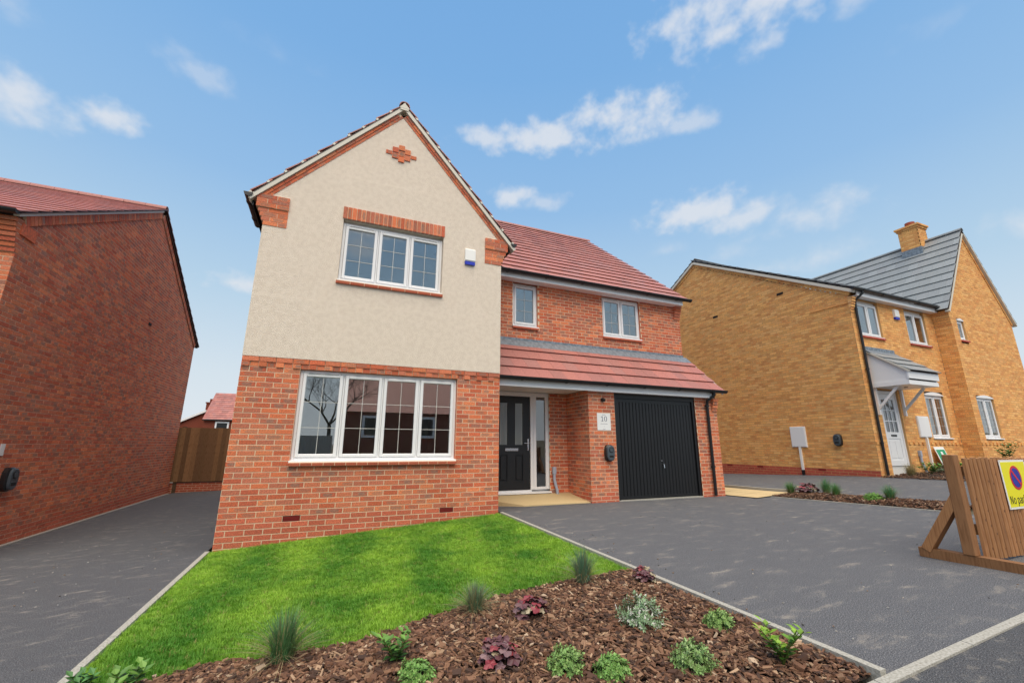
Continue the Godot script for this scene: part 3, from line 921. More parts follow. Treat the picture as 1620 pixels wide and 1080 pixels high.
	window(H, wg, 1.172, 2.898, 3.85, 4.90, [[1, true], [1, false], [1, true]], [2, 3], 0.05)
	window(H, wp, 0.798, 1.422, 3.825, 4.83, [[1, true]], [2, 3], 0.045)
	window(H, wp, 3.214, 4.362, 3.825, 4.83, [[1, true], [1, false]], [2, 3], 0.045, 0.0, true, 0)
	for q in [[0.785, 1.435, 3], [3.2, 4.376, 5]]:
		var sl := node("brick_sill", H)
		brick_row(sl, wp.at(q[0], 3.755, -0.06), wp.u * ((q[1] - q[0]) / q[2]), Vector3.UP * 0.04, wp.n * 0.105, q[2], 0.04, M.red_brick, "brick", true)
		reveal(wp, q[0] + 0.013, q[1] - 0.013, 3.83, 4.86, -0.1, M.red_brick, H)
	# main roof
	var R := node("main_roof", H)
	var upv := Vector3(0, 0.6409, -0.7676)
	var inside := func(p: Vector3) -> bool: return p.x < 4.3 and p.y < 7.55 - rk * absf(p.x + 0.1 - 2.025)
	roof_slope(R, Vector3(3.0, 5.0, -1.0), Vector3.RIGHT, upv, 6.86, 11, 0.348, M.red_tile, RED_TONES, true, 0.3, inside)
	roof_slope(R, Vector3(3.0, 5.0, -1.0) + upv * 11 * 0.348, Vector3.RIGHT, upv, 6.86, 6, 0.348, M.red_tile, RED_TONES, false, 0.3, inside)
	roof_slope(R, Vector3(9.86, 5.0, -10.2), Vector3.LEFT, Vector3(0, 0.6409, 0.7676), 9.9, 17, 0.348, M.red_tile, RED_TONES, false, 0.6)
	ridge_tiles(R, Vector3(3.0, 8.83, -5.6), Vector3(9.86, 8.83, -5.6), M.red_tile, RED_TONES[1])
	var W := node("gable_roof", H)
	var up_l := Vector3(cos(ang), sin(ang), 0)
	roof_slope(W, Vector3(-0.19, 5.10, -4.3), Vector3.BACK, up_l, 4.37, 10, 0.328, M.red_tile, RED_TONES, false)
	roof_slope(W, Vector3(4.24, 5.10, 0.07), Vector3.FORWARD, Vector3(-cos(ang), sin(ang), 0), 4.37, 10, 0.328, M.red_tile, RED_TONES, false)
	ridge_tiles(W, Vector3(2.025, 7.505, 0.078), Vector3(2.025, 7.505, -4.0), M.red_tile, RED_TONES[4], 0.1)
	gutter(H, Vector3(-0.245, 5.06, 0.085), Vector3(-0.245, 5.06, -1.05), Vector3.LEFT)
	gutter(H, Vector3(4.295, 5.06, 0.085), Vector3(4.295, 5.06, -0.9), Vector3.RIGHT)
	for s in [-0.19, 4.22]:
		var fb := MB.new()
		fb.box(Vector3(s - (0.0 if s < 0 else 0.0), 4.9, -1.2), Vector3(0.02, 0, 0), Vector3(0, 0.16, 0), Vector3(0, 0, 1.18))
		put(fb, "fascia", M.black_plastic, H)
	# main eaves
	var eav := MB.new()
	eav.abox(Vector3(4.05, 4.85, -1.275), Vector3(9.7, 4.87, -1.05)); eav.abox(Vector3(4.05, 4.845, -1.052), Vector3(9.68, 4.965, -1.03))
	put(eav, "fascia", M.upvc, H)
	gutter(H, Vector3(4.1, 5.0, -0.965), Vector3(9.9, 5.0, -0.965), Vector3.BACK)
	corbel(node("eaves_corbel", H), wp, 5.5, 5.7, 4.5, 5, M.red_brick, 0.024)
	# lean-to roof over the porch and garage
	var L := node("lean_to_roof", H)
	roof_slope(L, Vector3(4.07, 2.47, -0.19), Vector3.RIGHT, Vector3(0, 0.97, -1.06).normalized(), 5.76, 4, 0.348, M.red_tile, RED_TONES, true)
	var lv := MB.new()
	lv.bar(Vector3(9.835, 2.43, -0.2), Vector3(9.835, 3.39, -1.25), 0.03, 0.09, Vector3.UP)
	put(lv, "verge_strip", M.red_tile, L)
	var fl := MB.new()
	fl.abox(Vector3(4.06, 3.395, -1.275), Vector3(9.76, 3.53, -1.262))
	var fu := Vector3(0, -0.97, 1.06).normalized()
	var fn := Vector3(0, 1.06, 0.97).normalized()
	fl.box(Vector3(4.06, 3.42, -1.262), fu * 0.2, Vector3(5.75, 0, 0), fn * 0.014) if false else fl.box(Vector3(4.06, 3.415, -1.265) + fn * 0.052 + fu * 0.24, Vector3(5.76, 0, 0), -fu * 0.25, fn * 0.008)
	put(fl, "lead_flashing", M.lead, L)
	var ls := MB.new()
	ls.abox(Vector3(4.06, 2.55, -0.3), Vector3(4.11, 2.63, -0.2))
	put(ls, "lead_soaker", M.lead, L)
	var gf := MB.new()
	gf.abox(Vector3(4.052, 2.30, -0.26), Vector3(9.50, 2.455, -0.24)); gf.abox(Vector3(6.17, 2.30, -0.375), Vector3(9.5, 2.31, -0.26))
	put(gf, "fascia", M.upvc, H)
	var sf := node("porch_soffit", H)
	for k in 4:
		var m := MB.new()
		m.abox(Vector3(4.052, 2.335, -1.275 + k * 0.254 + 0.002), Vector3(6.17, 2.345, -1.275 + (k + 1) * 0.254 - 0.002))
		put(m, "panel", M.white_panel, sf)
	gutter(H, Vector3(4.08, 2.475, -0.165), Vector3(9.88, 2.475, -0.165), Vector3.BACK)
	downpipe(H, [Vector3(9.5, 2.44, -0.165), Vector3(9.5, 2.36, -0.165), Vector3(9.41, 2.24, -0.30), Vector3(9.41, 2.1, -0.325), Vector3(9.41, 0.13, -0.325)], [2.12, 0.75], Vector3.BACK)
	corbel(node("eaves_corbel", H), wq, 3.42, 3.58, 2.0, 4, M.red_brick, 0.022)
	# garage door
	var gd := node("garage_door", H)
	var fr := MB.new()
	fr.abox(Vector3(6.822, 0.1, -0.47), Vector3(6.89, 2.295, -0.40)); fr.abox(Vector3(9.01, 0.1, -0.47), Vector3(9.078, 2.295, -0.40)); fr.abox(Vector3(6.89, 2.2, -0.47), Vector3(9.01, 2.295, -0.402))
	put(fr, "frame", M.garage_black, gd)
	var gp := MB.new()
	gp.abox(Vector3(6.893, 0.135, -0.47), Vector3(9.007, 2.197, -0.45))
	gp.abox(Vector3(6.895, 2.12, -0.45), Vector3(9.005, 2.195, -0.428)); gp.abox(Vector3(6.895, 0.137, -0.45), Vector3(9.005, 0.19, -0.428))
	var ribs := 24
	for k in ribs:
		var a := lerpf(6.895, 9.005, float(k) / ribs)
		var b := lerpf(6.895, 9.005, float(k + 1) / ribs)
		gp.quad(Vector3(a, 0.19, -0.449), Vector3(a + 0.012, 0.19, -0.43), Vector3(a + 0.012, 2.12, -0.43), Vector3(a, 2.12, -0.449))
		gp.quad(Vector3(a + 0.012, 0.19, -0.43), Vector3(b - 0.012, 0.19, -0.43), Vector3(b - 0.012, 2.12, -0.43), Vector3(a + 0.012, 2.12, -0.43))
		gp.quad(Vector3(b - 0.012, 0.19, -0.43), Vector3(b, 0.19, -0.449), Vector3(b, 2.12, -0.449), Vector3(b - 0.012, 2.12, -0.43))
	put(gp, "panel", M.garage_black, gd)
	var gh := MB.new()
	gh.tube([Vector3(8.06, 0.81, -0.43), Vector3(8.06, 0.81, -0.40)], 0.017, 10); gh.bar(Vector3(8.06, 0.81, -0.398), Vector3(8.06, 0.74, -0.392), 0.016, 0.01, Vector3.BACK); gh.tube([Vector3(8.02, 0.89, -0.43), Vector3(8.02, 0.89, -0.415)], 0.013, 8)
	put(gh, "handle", M.chrome, gd)
	var gr := MB.new()
	gr.quad(Vector3(6.822, 0.0, -0.47), Vector3(6.822, 0.0, -0.38), Vector3(6.822, 2.3, -0.38), Vector3(6.822, 2.3, -0.47)) if false else gr.abox(Vector3(6.80, 0.0, -0.6), Vector3(6.82, 2.3, -0.381))
	gr.abox(Vector3(9.08, 0.0, -0.6), Vector3(9.1, 2.3, -0.381)); gr.abox(Vector3(6.8, 2.3, -0.6), Vector3(9.1, 2.34, -0.381))
	put(gr, "reveal", M.plain_brick_wall, gd)
	var th := MB.new()
	th.abox(Vector3(6.825, 0.0, -0.5), Vector3(9.075, 0.128, -0.36))
	put(th, "threshold", M.concrete, gd)
	# front door with side light
	var fd := node("front_door", H)
	var z := -1.275
	var df := MB.new()
	df.abox(Vector3(4.34, 0.24, z - 0.09), Vector3(4.425, 2.33, z - 0.02)); df.abox(Vector3(5.28, 0.31, z - 0.09), Vector3(5.345, 2.24, z - 0.02)); df.abox(Vector3(5.35, 0.31, z - 0.09), Vector3(5.415, 2.24, z - 0.021)); df.abox(Vector3(5.64, 0.31, z - 0.09), Vector3(5.718, 2.24, z - 0.02))
	df.abox(Vector3(4.425, 2.24, z - 0.09), Vector3(5.718, 2.33, z - 0.022)); df.abox(Vector3(5.345, 0.31, z - 0.09), Vector3(5.718, 0.36, z - 0.023))
	put(df, "frame", M.upvc, fd)
	var ds := MB.new()
	ds.abox(Vector3(4.2, 0.235, z - 0.09), Vector3(5.74, 0.27, z + 0.04)); ds.abox(Vector3(4.425, 0.27, z - 0.09), Vector3(5.29, 0.305, z + 0.0))
	put(ds, "sill", M.upvc, fd)
	var leaf := MB.new()
	var lz := z - 0.045
	var cols := [4.43, 4.58, 4.755, 4.93, 5.11, 5.275]
	leaf.abox(Vector3(cols[0], 0.31, lz - 0.04), Vector3(cols[1], 2.235, lz)); leaf.abox(Vector3(cols[2], 0.31, lz - 0.04), Vector3(cols[3], 2.235, lz)); leaf.abox(Vector3(cols[4], 0.31, lz - 0.04), Vector3(cols[5], 2.235, lz))
	for q in [[1, 2], [3, 4]]:
		var x0: float = cols[q[0]]
		var x1: float = cols[q[1]]
		leaf.abox(Vector3(x0, 2.09, lz - 0.04), Vector3(x1, 2.235, lz - 0.0005)); leaf.abox(Vector3(x0, 1.02, lz - 0.04), Vector3(x1, 1.215, lz - 0.0005)); leaf.abox(Vector3(x0, 0.31, lz - 0.04), Vector3(x1, 0.485, lz - 0.0005))
		leaf.abox(Vector3(x0, 0.485, lz - 0.04), Vector3(x1, 1.02, lz - 0.02)); leaf.cbox(Vector3(x0 + 0.025, 0.515, lz - 0.03), Vector3(x1 - 0.025, 0.99, lz - 0.004), 0.007)
	put(leaf, "leaf", M.black_door, fd)
	for q in [[1, 2], [3, 4]]:
		var pg := MB.new()
		pg.quad(Vector3(cols[q[0]], 1.215, lz - 0.015), Vector3(cols[q[1]], 1.215, lz - 0.015), Vector3(cols[q[1]], 2.09, lz - 0.015), Vector3(cols[q[0]], 2.09, lz - 0.015))
		put(pg, "pane", M.obscure_glass, fd)
		for e in [0.012, 0.87]:
			var br := MB.new()
			br.abox(Vector3(lerpf(cols[q[0]], cols[q[1]], 0.86 if e > 0.5 else 0.08) - 0.003, 1.22, lz - 0.014), Vector3(lerpf(cols[q[0]], cols[q[1]], 0.86 if e > 0.5 else 0.08) + 0.003, 2.085, lz - 0.011))
			put(br, "glazing_bar", M.lead_strip, fd)
	var sp := MB.new()
	sp.quad(Vector3(5.41, 0.355, z - 0.05), Vector3(5.645, 0.355, z - 0.05), Vector3(5.645, 2.245, z - 0.05), Vector3(5.41, 2.245, z - 0.05))
	put(sp, "side_light", M.glass, fd)
	var lp := MB.new()
	lp.cbox(Vector3(4.70, 1.09, lz - 0.002), Vector3(5.0, 1.15, lz + 0.014), 0.005)
	put(lp, "letter_plate", M.chrome, fd)
	var hd := MB.new()
	hd.cbox(Vector3(5.215, 1.10, lz - 0.002), Vector3(5.245, 1.34, lz + 0.01), 0.003); hd.tube([Vector3(5.23, 1.25, lz), Vector3(5.23, 1.25, lz + 0.05)], 0.009, 8); hd.tube([Vector3(5.235, 1.25, lz + 0.05), Vector3(5.12, 1.25, lz + 0.05)], 0.009, 8); hd.tube([Vector3(5.23, 1.16, lz), Vector3(5.23, 1.16, lz + 0.02)], 0.012, 8)
	put(hd, "handle", M.chrome, fd)
	room_box(fd, wp, 0.29, 1.668, 0.31, 2.33, -0.09)
	var pj := MB.new()
	pj.abox(Vector3(4.06, 0.0, z - 0.09), Vector3(4.34, 2.335, z - 0.001))
	put(pj, "porch_pier", M.plain_brick_wall, H)
	# fittings on the garage pier
	charger("oval dark grey car charger on red brick pier left of black garage door", wq, 0.432, 1.06, 0.2, 0.33)
	var pl := thing("plot_sign", "small white house plaque numbered 10 on brick pier above charger", "sign", wq.at(0.36, 1.69, 0.0))
	var pb := MB.new()
	pb.abox(Vector3(-0.165, -0.175, 0.0), Vector3(0.165, 0.175, 0.008))
	put(pb, "board", M.sign_white, pl)
	text(pl, "10", Vector3(-0.0, 0.055, 0.008), 0.0, 0.105, M.ink, "number", "Droid Serif")
	for q in [[0.14, 0.045, 5], [-0.045, 0.09, 9], [-0.1, 0.01, 1], [-0.15, 0.028, 4]]:
		var m := MB.new()
		for k in q[2]:
			var x: float = lerpf(-q[1], q[1], (k + 0.5) / q[2])
			var ww: float = q[1] / q[2] * 0.62
			m.abox(Vector3(x - ww, q[0] - 0.004, 0.0075), Vector3(x + ww, q[0] + 0.003 + 0.004 * (k % 2), 0.009))
		put(m, "small_print", M.ink, pl)
	var lt := thing("wall_light", "small round black light high on the brick garage pier", "wall light", wq.at(0.345, 2.14, 0.0))
	var lb := MB.new()
	lb.tube([Vector3.ZERO, Vector3(0, 0, 0.035)], 0.042, 14)
	put(lb, "back_plate", M.black_plastic, lt)
	var lh := MB.new()
	lh.tube([Vector3(0, 0, 0.034), Vector3(0, -0.012, 0.075)], 0.032, 14)
	put(lh, "lamp_head", M.black_plastic, lt)
	gas_riser("pale grey service duct on porch wall beside black front door", wp, 1.76, 0.2, 0.76)
	alarm("white alarm box with blue base on cream rendered gable", wg, 3.415, 4.545, 0.2, 0.25)

# ---------------------------------------------------------------- the neighbours
func build_left_house() -> void:
	var H := thing("brick_neighbour_house", "tall red brick side wall of the house across the narrow drive", "house", Vector3.ZERO)
	var ws := frame(Vector3(-3.42, 0, -1.35), Vector3.RIGHT)
	var wf := frame(Vector3(-9.045, 0, -1.35), Vector3.BACK)
	var top := func(a: float) -> float: return 7.2 - 0.552 * absf(a - 4.8) if absf(a - 4.8) < 4.75 else 4.7
	var s1 := brickwork(ws, 9.6, -0.6, 107, [], top, -0.2)
	var side := mortar([s1], "side_wall", M.grey_mortar, H)
	var f1 := brickwork(wf, 5.625, -0.6, 70, [], null, -0.2, 1)
	var front := mortar([f1], "front_wall", M.pale_mortar, H)
	lay([{"works": [s1], "parent": side}, {"works": [f1], "parent": front, "single": false}], M.red_brick, 300)
	var body := MB.new()
	body.quad(Vector3(-3.43, -0.6, -10.95), Vector3(-9.0, -0.6, -10.95), Vector3(-9.0, 4.6, -10.95), Vector3(-3.43, 4.6, -10.95))
	body.quad(Vector3(-9.0, -0.6, -10.95), Vector3(-9.0, -0.6, -1.36), Vector3(-9.0, 4.8, -1.36), Vector3(-9.0, 4.8, -10.95))
	put(body, "rear_wall", M.plain_brick_wall, H)
	# brick on edge under the verge, verge strips
	var ang := atan(0.552)
	for s in [0, 1]:
		var rb := node("rake_bricks", H)
		var dir := Vector3(0, sin(ang), -cos(ang)) if s == 0 else Vector3(0, -sin(ang), -cos(ang))
		var per := Vector3(0, cos(ang), sin(ang)) if s == 0 else Vector3(0, cos(ang), -sin(ang))
		var st := Vector3(-3.44, 7.14 - 0.552 * 4.75, -1.4) if s == 0 else Vector3(-3.44, 7.14, -6.15)
		var n := 60
		var step := 4.75 / cos(ang) / n
		var mb := MB.new()
		for k in n:
			if s == 0:
				var b := MB.new()
				b.box(st + dir * (step * k + step - 0.006), -dir * (step - 0.012), per * 0.16, Vector3(0.045, 0, 0), Color.WHITE, cell(false))
				put(b, "brick", M.red_brick, rb)
			else: mb.box(st + dir * (step * k + step - 0.006), -dir * (step - 0.012), per * 0.16, Vector3(0.045, 0, 0), Color.WHITE, cell(false))
		if s == 1: tag(put(mb, "brickwork", M.red_brick, rb), "", "", "", "stuff")
		var mo := MB.new()
		mo.box(st + dir * (step * n), -dir * step * n, per * 0.158, Vector3(0.039, 0, 0))
		put(mo, "mortar", M.grey_mortar, rb)
		var vg := MB.new()
		var v0 := st + per * 0.162 - dir * (0.2 if s == 0 else 0.0)
		vg.box(v0 + dir * (4.75 / cos(ang) + 0.2), -dir * (4.75 / cos(ang) + 0.2), per * 0.06, Vector3(0.07, 0, 0))
		put(vg, "verge_strip", M.verge if s == 0 else M.brown_verge, H)
	var R := node("tiled_roof", H)
	var upv := Vector3(0, sin(ang), -cos(ang))
	roof_slope(R, Vector3(-7.0, 4.62, -1.1), Vector3.RIGHT, upv, 3.66, 16, 0.361, M.red_tile, RED_TONES, true, 0.3, null, 0.0)
	roof_slope(R, Vector3(-3.34, 4.62, -11.2), Vector3.LEFT, Vector3(0, sin(ang), cos(ang)), 5.7, 16, 0.363, M.red_tile, RED_TONES, false, 0.6)
	ridge_tiles(R, Vector3(-7.0, 7.41, -6.15), Vector3(-3.34, 7.41, -6.15), M.red_tile, RED_TONES[1])
	gutter(H, Vector3(-7.0, 4.63, -1.06), Vector3(-3.36, 4.63, -1.06), Vector3.BACK)
	var fa := MB.new()
	fa.abox(Vector3(-7.0, 4.49, -1.16), Vector3(-3.62, 4.63, -1.14)); fa.abox(Vector3(-7.0, 4.49, -1.35), Vector3(-3.62, 4.505, -1.16))
	put(fa, "fascia", M.upvc, H)
	corbel(node("eaves_corbel", H), wf, 5.3, 5.625, 4.05, 7, M.red_brick, 0.024)
	var kick := MB.new()
	kick.box(ws.at(0.0, 4.5, -0.02), ws.u * 0.9, Vector3.UP * 0.012, ws.n * 0.035) if false else kick.box(ws.at(-0.02, 4.35, 0.0), ws.u * 0.36, Vector3.UP * 0.19, ws.n * 0.018, Color.WHITE, cell(false))
	put(kick, "corbel_side", M.red_brick, H)
	var ho := MB.new()
	ho.box(ws.at(5.35, 4.3, 0.0), ws.u * 0.16, Vector3.UP * 0.06, ws.n * 0.02)
	put(ho, "wall_vent", M.dark_hole, H)
	charger("black car charger on the dark red brick side wall at far left", ws, 1.2, 0.65, 0.24, 0.37)
	var sg := thing("wall_notice", "white notice plate cut off by the left picture edge on brick wall", "sign", ws.at(0.93, 1.11, 0.0))
	var m := MB.new()
	m.abox(Vector3(0.0, -0.09, -0.05), Vector3(0.01, 0.09, 0.05))
	put(m, "plate", M.sign_white, sg)

func build_yellow_house() -> void:
	var H := thing("buff_brick_house", "yellow buff brick house with grey slate roof, canopy and chimney", "house", Vector3.ZERO)
	var ws := frame(Vector3(14.75, 0, -10.5), Vector3.LEFT)
	var wf := frame(Vector3(14.75, 0, 0.2), Vector3.BACK)
	var wr := frame(Vector3(19.17, 0, 0.2), Vector3.LEFT)
	var ww := frame(Vector3(19.17, 0, 0.63), Vector3.BACK)
	var top := func(a: float) -> float: return 8.5 - 0.56 * absf(a - 5.35) if absf(a - 5.35) < 5.3 else 5.65
	var topw := func(a: float) -> float: return 8.42 - 1.42 * absf(a - 2.1) if absf(a - 2.1) < 2.05 else 5.6
	var no = null
	var s1 := brickwork(ws, 10.7, -0.32, 118, [], top, 0.58)
	var f1 := brickwork(wf, 4.42, 0.28, 71, [[0.35, 4.25, 1.39, 5.4], [2.78, 4.25, 3.89, 5.4], [0.55, 0.0, 1.5, 2.75], [2.9, 1.4, 3.95, 2.8]], no, 0.0, 1)
	var r1 := brickwork(wr, 0.43, 0.28, 71, [], no, 0.0)
	var w1 := brickwork(ww, 4.2, 0.28, 110, [[0.35, 4.46, 0.77, 5.24], [0.37, 1.4, 1.42, 2.76]], topw, 0.0)
	var side := mortar([s1], "side_wall", M.buff_mortar, H)
	var front := mortar([f1, r1], "front_wall", M.buff_mortar, H)
	var wing := mortar([w1], "wing_gable", M.buff_mortar, H)
	lay([{"works": [s1], "parent": side}, {"works": [f1, r1], "parent": front}, {"works": [w1], "parent": wing}], M.buff_brick, 300)
	var body := MB.new()
	body.quad(Vector3(23.37, 0.2, 0.62), Vector3(23.37, 0.2, -10.5), Vector3(23.37, 5.5, -10.5), Vector3(23.37, 5.5, 0.62))
	body.quad(Vector3(23.37, -0.4, -10.5), Vector3(14.76, -0.4, -10.5), Vector3(14.76, 5.5, -10.5), Vector3(23.37, 5.5, -10.5))
	put(body, "rear_wall", M.buff_mortar, H)
	# rakes of the side gable
	for q in [[ws, 5.35, 8.5, 0.56, 5.4, 0.0], [ww, 2.1, 8.42, 1.42, 2.12, 1.0]]:
		var w: Wall = q[0]
		var ang := atan(q[3] as float)
		for s in [0, 1]:
			var dir := w.u * cos(ang) + Vector3.UP * (sin(ang) if s == 0 else -sin(ang))
			var per := w.u * (-sin(ang) if s == 0 else sin(ang)) + Vector3.UP * cos(ang)
			var st := w.at(q[1] - q[4], q[2] - q[3] * q[4], -0.03) if s == 0 else w.at(q[1], q[2], -0.03)
			var total: float = q[4] / cos(ang)
			var rb := node("rake_bricks", H)
			var n := int(total / 0.225)
			var mb := MB.new()
			for k in n: mb.box(st + dir * (total / n * k + 0.004) - per * 0.04, dir * (total / n - 0.008), per * 0.10, w.n * 0.05, Color.WHITE, cell(false))
			tag(put(mb, "brickwork", M.buff_brick, rb), "", "", "", "stuff")
			var mo := MB.new()
			mo.box(st - per * 0.038, dir * total, per * 0.096, w.n * 0.045)
			put(mo, "mortar", M.buff_mortar, rb)
			var vg := MB.new()
			vg.box(st + per * 0.062 - dir * (0.1 if s == 0 else 0.05), dir * (total + 0.15), per * (0.09 if q[5] < 0.5 else 0.05), w.n * (0.12 + 0.002 * s))
			put(vg, "verge_strip", M.verge, H)
	var R := node("slate_roof", H)
	var am := atan(0.56)
	roof_slope(R, Vector3(14.68, 5.62, 0.42), Vector3.RIGHT, Vector3(0, sin(am), -cos(am)), 4.6, 19, 0.342, M.slate_tile, SLATE_TONES, false)
	roof_slope(R, Vector3(23.4, 5.62, -10.75), Vector3.LEFT, Vector3(0, sin(am), cos(am)), 8.7, 19, 0.342, M.slate_tile, SLATE_TONES, false, 0.6)
	ridge_tiles(R, Vector3(14.68, 8.66, -5.15), Vector3(21.2, 8.66, -5.15), M.slate_tile, SLATE_TONES[1])
	var aw := atan(1.42)
	var S := node("wing_roof", H)
	roof_slope(S, Vector3(19.0, 5.47, -5.0), Vector3.BACK, Vector3(cos(aw), sin(aw), 0), 5.71, 11, 0.352, M.slate_tile, SLATE_TONES, true)
	roof_slope(S, Vector3(23.54, 5.47, 0.71), Vector3.FORWARD, Vector3(-cos(aw), sin(aw), 0), 5.7, 11, 0.352, M.slate_tile, SLATE_TONES, false)
	ridge_tiles(S, Vector3(21.27, 8.68, 0.72), Vector3(21.27, 8.68, -5.0), M.slate_tile, SLATE_TONES[1], 0.1)
	# eaves
	var fa := MB.new()
	fa.abox(Vector3(14.86, 5.42, 0.2), Vector3(19.16, 5.44, 0.36)); fa.abox(Vector3(14.86, 5.415, 0.36), Vector3(19.14, 5.55, 0.38))
	put(fa, "fascia", M.upvc, H)
	gutter(H, Vector3(14.55, 5.60, 0.44), Vector3(19.3, 5.60, 0.44), Vector3.BACK, 0.062)
	downpipe(H, [Vector3(15.02, 5.57, 0.44), Vector3(15.02, 5.48, 0.44), Vector3(14.93, 5.3, 0.27), Vector3(14.93, 5.15, 0.255), Vector3(14.93, 0.44, 0.255)], [5.05, 3.3, 1.3], Vector3.BACK)
	corbel(node("eaves_corbel", H), wf, -0.02, 0.14, 4.95, 6, M.buff_brick, 0.02)
	corbel(node("eaves_corbel", H), wr, 0.0, 0.43, 5.0, 6, M.buff_brick, 0.012)
	var sx := MB.new()
	sx.box(ws.at(9.6, 5.22, 0.0), ws.u * 1.08, Vector3.UP * 0.05, ws.n * 0.02, Color.WHITE, cell(false))
	put(sx, "corbel_side", M.buff_brick, H)
	# toothed string course
	var st := node("string_course", H)
	for q in [[wf, 0.0, 0.5], [wf, 1.55, 4.4], [ww, 0.0, 4.2]]:
		var a: float = q[1]
		while a < q[2] - 0.1:
			var m := MB.new()
			var w: Wall = q[0]
			m.box(w.at(a, 1.265, -0.01), w.u * 0.1, Vector3.UP * 0.065, w.n * 0.04, Color.WHITE, cell(false))
			put(m, "brick", M.buff_brick, st)
			a += 0.225
	for q in [[ws, 8.75, 6.15], [ws, 6.1, 6.08]]:
		var m := MB.new()
		m.box(ws.at(q[1] - 0.11, q[2] - 0.035, 0.001), ws.u * 0.22, Vector3.UP * 0.07, ws.n * 0.012)
		put(m, "wall_vent", M.dark_hole, H)
	for a in [7.1, 9.1, 5.9]:
		var m := MB.new()
		m.box(ws.at(a, 0.51, 0.001), ws.u * 0.215, Vector3.UP * 0.06, ws.n * 0.005)
		put(m, "air_brick", M.air_brick, H)
	# windows and door
	window(H, wf, 0.35, 1.39, 4.31, 5.32, [[1, false], [1, false]], [], 0.05)
	window(H, wf, 2.78, 3.89, 4.31, 5.32, [[1, false], [1, false]], [], 0.05)
	window(H, wf, 2.9, 3.95, 1.46, 2.72, [[1, false], [1, false]], [2, 4], 0.05, 0.09)
	window(H, ww, 0.35, 0.77, 4.51, 5.16, [[1, false]], [2, 3], 0.05, 0.06)
	window(H, ww, 0.37, 1.42, 1.46, 2.68, [[1, false], [1, false]], [2, 4], 0.05, 0.08)
	for q in [[wf, 0.33, 1.41, 4.24], [wf, 2.76, 3.91, 4.24], [ww, 0.33, 0.79, 4.45]]:
		var m := MB.new()
		var w: Wall = q[0]
		m.box(w.at(q[1], q[3], -0.06), w.u * (q[2] - q[1]), Vector3.UP * 0.045, w.n * 0.11, Color.WHITE, cell(true))
		put(m, "tile_sill", M.buff_brick, H)
	for q in [[wf, 0.35, 1.39, 4.3, 5.4], [wf, 2.78, 3.89, 4.3, 5.4], [wf, 2.9, 3.95, 1.46, 2.8], [wf, 0.55, 1.5, 0.5, 2.75], [ww, 0.35, 0.77, 4.5, 5.24], [ww, 0.37, 1.42, 1.46, 2.76]]:
		reveal(q[0], q[1], q[2], q[3], q[4], -0.12, M.buff_mortar, H)
	var fd := node("front_door", H)
	var df := MB.new()
	for q in [[0.552, 0.62, 0.69, 2.74], [1.43, 1.498, 0.69, 2.74], [0.62, 1.43, 2.66, 2.74]]: df.box(wf.at(q[0], q[2], -0.11), wf.u * (q[1] - q[0]), Vector3.UP * (q[3] - q[2]), wf.n * 0.06)
	put(df, "frame", M.upvc, fd)
	var lf := MB.new()
	for q in [[0.625, 0.74, 0.7, 2.655], [1.31, 1.425, 0.7, 2.655], [0.74, 1.31, 2.5, 2.655], [0.74, 1.31, 1.42, 1.6], [0.74, 1.31, 0.7, 0.85]]: lf.box(wf.at(q[0], q[2], -0.1), wf.u * (q[1] - q[0]), Vector3.UP * (q[3] - q[2]), wf.n * 0.04)
	lf.box(wf.at(0.74, 0.85, -0.1), wf.u * 0.57, Vector3.UP * 0.57, wf.n * 0.025); lf.box(wf.at(0.77, 0.9, -0.08), wf.u * 0.23, Vector3.UP * 0.47, wf.n * 0.015); lf.box(wf.at(1.05, 0.9, -0.08), wf.u * 0.23, Vector3.UP * 0.47, wf.n * 0.015)
	for c in 2: lf.box(wf.at(0.74 + 0.19 * (c + 1) - 0.012, 1.6, -0.085), wf.u * 0.024, Vector3.UP * 0.9, wf.n * 0.02)
	for c in 2: lf.box(wf.at(0.74, 1.6 + 0.3 * (c + 1) - 0.012, -0.084), wf.u * 0.57, Vector3.UP * 0.024, wf.n * 0.018)
	put(lf, "leaf", M.upvc, fd)
	var pn := MB.new()
	pn.quad(wf.at(0.74, 1.6, -0.08), wf.at(1.31, 1.6, -0.08), wf.at(1.31, 2.5, -0.08), wf.at(0.74, 2.5, -0.08))
	put(pn, "pane", M.glass, fd)
	var lpl := MB.new()
	lpl.box(wf.at(0.9, 1.48, -0.062), wf.u * 0.26, Vector3.UP * 0.05, wf.n * 0.012)
	put(lpl, "letter_plate", M.black_plastic, fd)
	room_box(fd, wf, 0.56, 1.49, 0.7, 2.7, -0.1)
	# canopy over the door
	var cn := node("canopy", H)
	var cw := frame(Vector3(14.75, 0, 0.2), Vector3.BACK)
	var m0 := MB.new()
	for e in [0.32, 1.66]:
		var a := [cw.at(e, 2.80, 0.0), cw.at(e, 2.80, 0.85), cw.at(e, 3.13, 0.85), cw.at(e, 3.78, 0.0)]
		var b := [cw.at(e + 0.03, 2.80, 0.0), cw.at(e + 0.03, 2.80, 0.85), cw.at(e + 0.03, 3.13, 0.85), cw.at(e + 0.03, 3.78, 0.0)]
		m0.quad(a[0], a[1], a[2], a[3]); m0.quad(b[1], b[0], b[3], b[2])
		for k in 4: m0.quad(a[(k + 1) % 4], a[k], b[k], b[(k + 1) % 4])
	put(m0, "cheek", M.upvc, cn)
	var m1 := MB.new()
	m1.box(cw.at(0.3, 2.79, 0.0), cw.u * 1.41, Vector3.UP * 0.11, cw.n * 0.865)
	put(m1, "base_board", M.upvc, cn)
	var m2 := MB.new()
	m2.box(cw.at(0.28, 2.94, 0.85), cw.u * 1.45, Vector3.UP * 0.19, cw.n * 0.04)
	put(m2, "fascia", M.upvc, cn)
